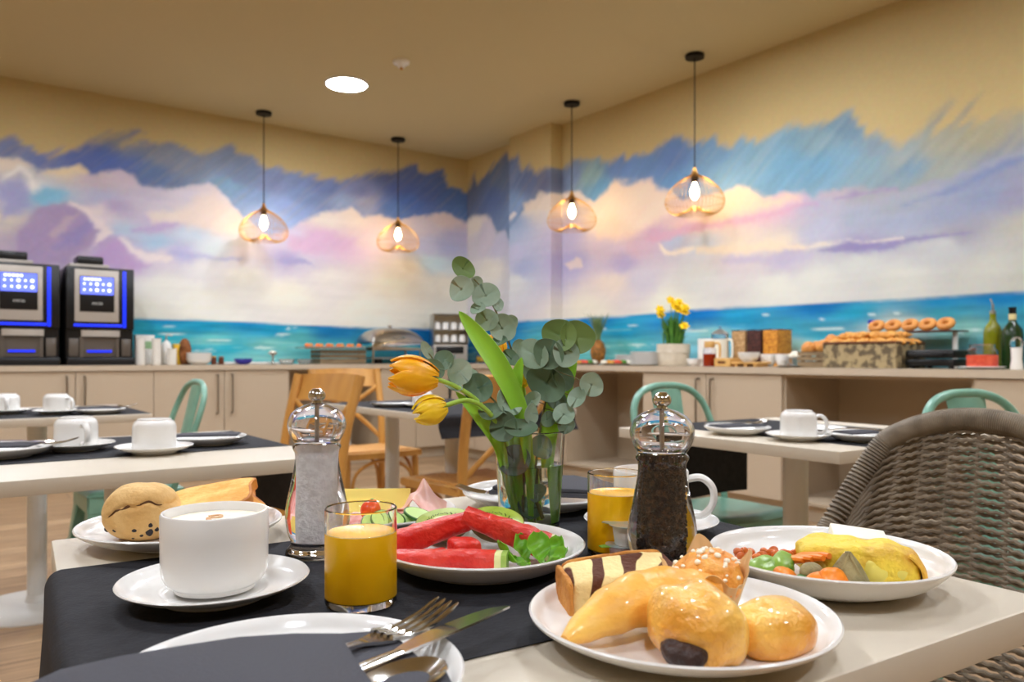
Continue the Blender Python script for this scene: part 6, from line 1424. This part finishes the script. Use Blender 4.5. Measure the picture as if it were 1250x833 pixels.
sprig('tall eucalyptus sprig reaching above the others', [(640, 632, .90), (640, 560, .905), (638, 500, .91), (628, 440, .915), (612, 395, .915), (593, 358, .915), (572, 334, .915)], [
    (565, 328, .912, 13, 1.2, 'euc_y', .3, .2), (563, 353, .905, 16, 1.0, 'euc', -.2, .1), (580, 349, .918, 11, 1.1, 'euc', .7, -.2), (593, 361, .908, 16, 1.1, 'euc', .2, .3), (584, 378, .90, 11, .9, 'euc', -.5, .7), (594, 391, .904, 14, 1.05, 'euc', -.1, .1), (613, 401, .908, 17, 1.0, 'euc', .25, .1), (622, 396, .925, 12, 1.1, 'euc', .9, 0), (609, 418, .90, 11, 1.0, 'euc_d', -.4, .9), (624, 438, .90, 13, .75, 'euc_d', .1, .5), (607, 372, .92, 9, 1.2, 'euc', .9, .3), (634, 425, .92, 11, 1.1, 'euc', .6, 0)])
sprig('full eucalyptus sprig of large round leaves at the right', [(650, 630, .915), (655, 560, .912), (662, 510, .91), (672, 470, .905), (684, 438, .90), (696, 412, .90)], [
    (683, 410, .893, 21, 1.05, 'euc_y', -.3, .15), (704, 412, .898, 20, 1.25, 'euc_y', .4, .1), (670, 432, .89, 19, 1.05, 'euc_d', -.35, .0), (651, 432, .90, 18, 1.35, 'euc', -.6, .2), (690, 432, .887, 17, 1.1, 'euc', .3, .25), (667, 468, .90, 21, 1.2, 'euc_d', -.2, -.1), (649, 490, .895, 11, 1.7, 'euc', -.9, .2), (686, 462, .905, 15, 1.2, 'euc_d', .6, .1), (654, 455, .912, 16, 1.2, 'euc', .4, 0), (722, 470, .90, 15, 1.0, 'euc', .1, .1), (704, 486, .895, 15, .75, 'euc', -.2, .6), (688, 506, .89, 16, .8, 'euc', .2, .5), (668, 512, .89, 10, 1.3, 'euc_d', .8, .1), (679, 488, .91, 13, 1.1, 'euc_d', .5, .2), (660, 545, .90, 15, .9, 'euc_d', .2, .1), (692, 520, .905, 12, .9, 'euc', -.4, .4)])
sprig('drooping eucalyptus sprig leaning left over the orange tulip', [(632, 628, .92), (632, 560, .912), (626, 520, .905), (604, 490, .895), (578, 470, .89), (552, 452, .885), (530, 442, .885)], [
    (543, 440, .883, 13, .95, 'euc_d', -.2, .3), (527, 452, .878, 16, .85, 'euc_d', .2, .2), (561, 454, .882, 16, 1.0, 'euc', .25, .1), (554, 473, .88, 13, .5, 'euc', -.2, .9), (584, 474, .888, 18, 1.05, 'euc_d', -.1, .15), (573, 462, .90, 13, 1.0, 'euc', .6, .1), (621, 490, .885, 19, .9, 'euc', .4, .3), (600, 503, .88, 16, .75, 'euc_d', -.3, .5), (521, 428, .884, 7, 1.7, 'euc', .5, .1), (616, 521, .878, 18, 1.05, 'euc_d', -.3, .1), (635, 524, .872, 21, .6, 'euc_d', .3, .55), (648, 505, .88, 12, 1.1, 'euc', .8, 0), (640, 498, .91, 15, 1.1, 'euc_d', .2, 0)])
sprig('short eucalyptus sprig half under water in the vase', [(660, 630, .90), (650, 600, .90), (640, 575, .895), (630, 555, .893)], [(628, 562, .892, 19, 1.05, 'euc_d', -.1, .1), (662, 548, .905, 14, .8, 'euc_d', .2, .4), (645, 618, .905, 16, .8, 'euc_d', .5, .6), (655, 600, .90, 15, .6, 'euc_d', -.3, .8)], .002)
def tulip(label, head, axis, L_, wd, stem, m, opn=.0):
    t = thing('tulip', label, 'tulip', ORG, 0, 'tulips in the vase')
    P = spline([rel(*q) for q in stem], 8); b = BM(); tube(b, P, .0027, 10); obj('stem', b, 'gstem', t)
    c = rel(*head); ax = W(*axis); mt = basis(ax, .4); mt.translation = c-ax.normalized()*L_*.5
    for k in range(6):
        b = BM(); inner = k % 2; a0 = k*pi/3
        def f(u, v):
            s = (v-.5)*2; prof = sin(pi*min(1, (.10+.80*u)))**.75; rr = wd*(prof*(1-.12*inner)+opn*u*u)*.98
            half = 1.02*sin(pi*min(1, .12+.80*u))**.6*(1 if u < .75 else (1-((u-.75)/.25)**2*.75))
            a = a0+half*s*.62; rr *= 1-.05*s*s+.03*(1-inner)
            return (rr*cos(a), rr*sin(a), L_*(u*1.0-.03*s*s*u)+.0006*sin(s*9))
        sheet(b, f, 18, 12, .0007); bmesh.ops.transform(b, matrix=mt, verts=b.verts[:]); obj('petal', b, m, t)
    return t
tulip('open orange tulip facing left over the back table', (505, 460, .872), (-.98, -.12, .10), .054, .0215, [(650, 632, .92), (632, 575, .91), (612, 530, .90), (585, 492, .885), (556, 472, .875), (532, 463, .872)], 'tulip_o', .30)
tulip('closed yellow tulip nodding left below the orange one', (525, 502, .862), (-.95, -.25, -.28), .036, .0175, [(640, 634, .915), (626, 575, .90), (612, 530, .888), (596, 503, .875), (572, 489, .866), (542, 496, .862)], 'tulip_y')
tulip('orange tulip half hidden behind the tall eucalyptus', (604, 422, .955), (-.35, .5, .8), .034, .014, [(648, 630, .925), (645, 560, .93), (632, 500, .945), (612, 440, .953)], 'tulip_o')
tulip('yellow-orange tulip bud deep among the leaves', (637, 458, .935), (.1, .3, .9), .030, .0125, [(655, 628, .92), (650, 560, .925), (642, 500, .93), (638, 470, .935)], 'tulip_y')
def blade(label, pts, w, fold=.35, flip=1):
    P = spline([rel(*q) for q in pts], 8); n = len(P)-1; b = BM()
    def f(u, v):
        i = min(n, int(round(u*n))); p = P[i]; tg = (P[min(i+1, n)]-P[max(i-1, 0)]).normalized()
        s = tg.cross(CAMDIR*flip); s.normalize(); nn = s.cross(tg); ww = w*(.22*(1-u)+sin(pi*min(1, u**1.55))**.8 if u < .995 else 0)
        q = (v-.5)*2; return p+s*ww*q+nn*(fold*ww*q*q)
    sheet(b, f, n, 8, .0007); return tag(obj('tulip_leaf', b, 'tleaf', None, ORG), label, 'leaf', 'long tulip leaves in the vase')
blade('long bright green tulip leaf pointing up left beside the tall sprig', [(648, 632, .90), (645, 560, .89), (634, 500, .885), (610, 448, .885), (582, 408, .89), (560, 380, .89)], .0108)
blade('short bright tulip leaf pointing up right in the middle', [(640, 632, .905), (632, 560, .898), (622, 505, .89), (628, 470, .888), (637, 436, .888)], .0088)
blade('bright tulip leaf at the right behind the round leaves', [(666, 632, .925), (668, 570, .925), (672, 515, .925), (688, 470, .93), (703, 430, .93)], .0115)
blade('bright tulip leaf curving low at the left of the vase', [(632, 632, .895), (618, 580, .892), (608, 540, .89), (585, 508, .885), (556, 478, .884)], .0075)
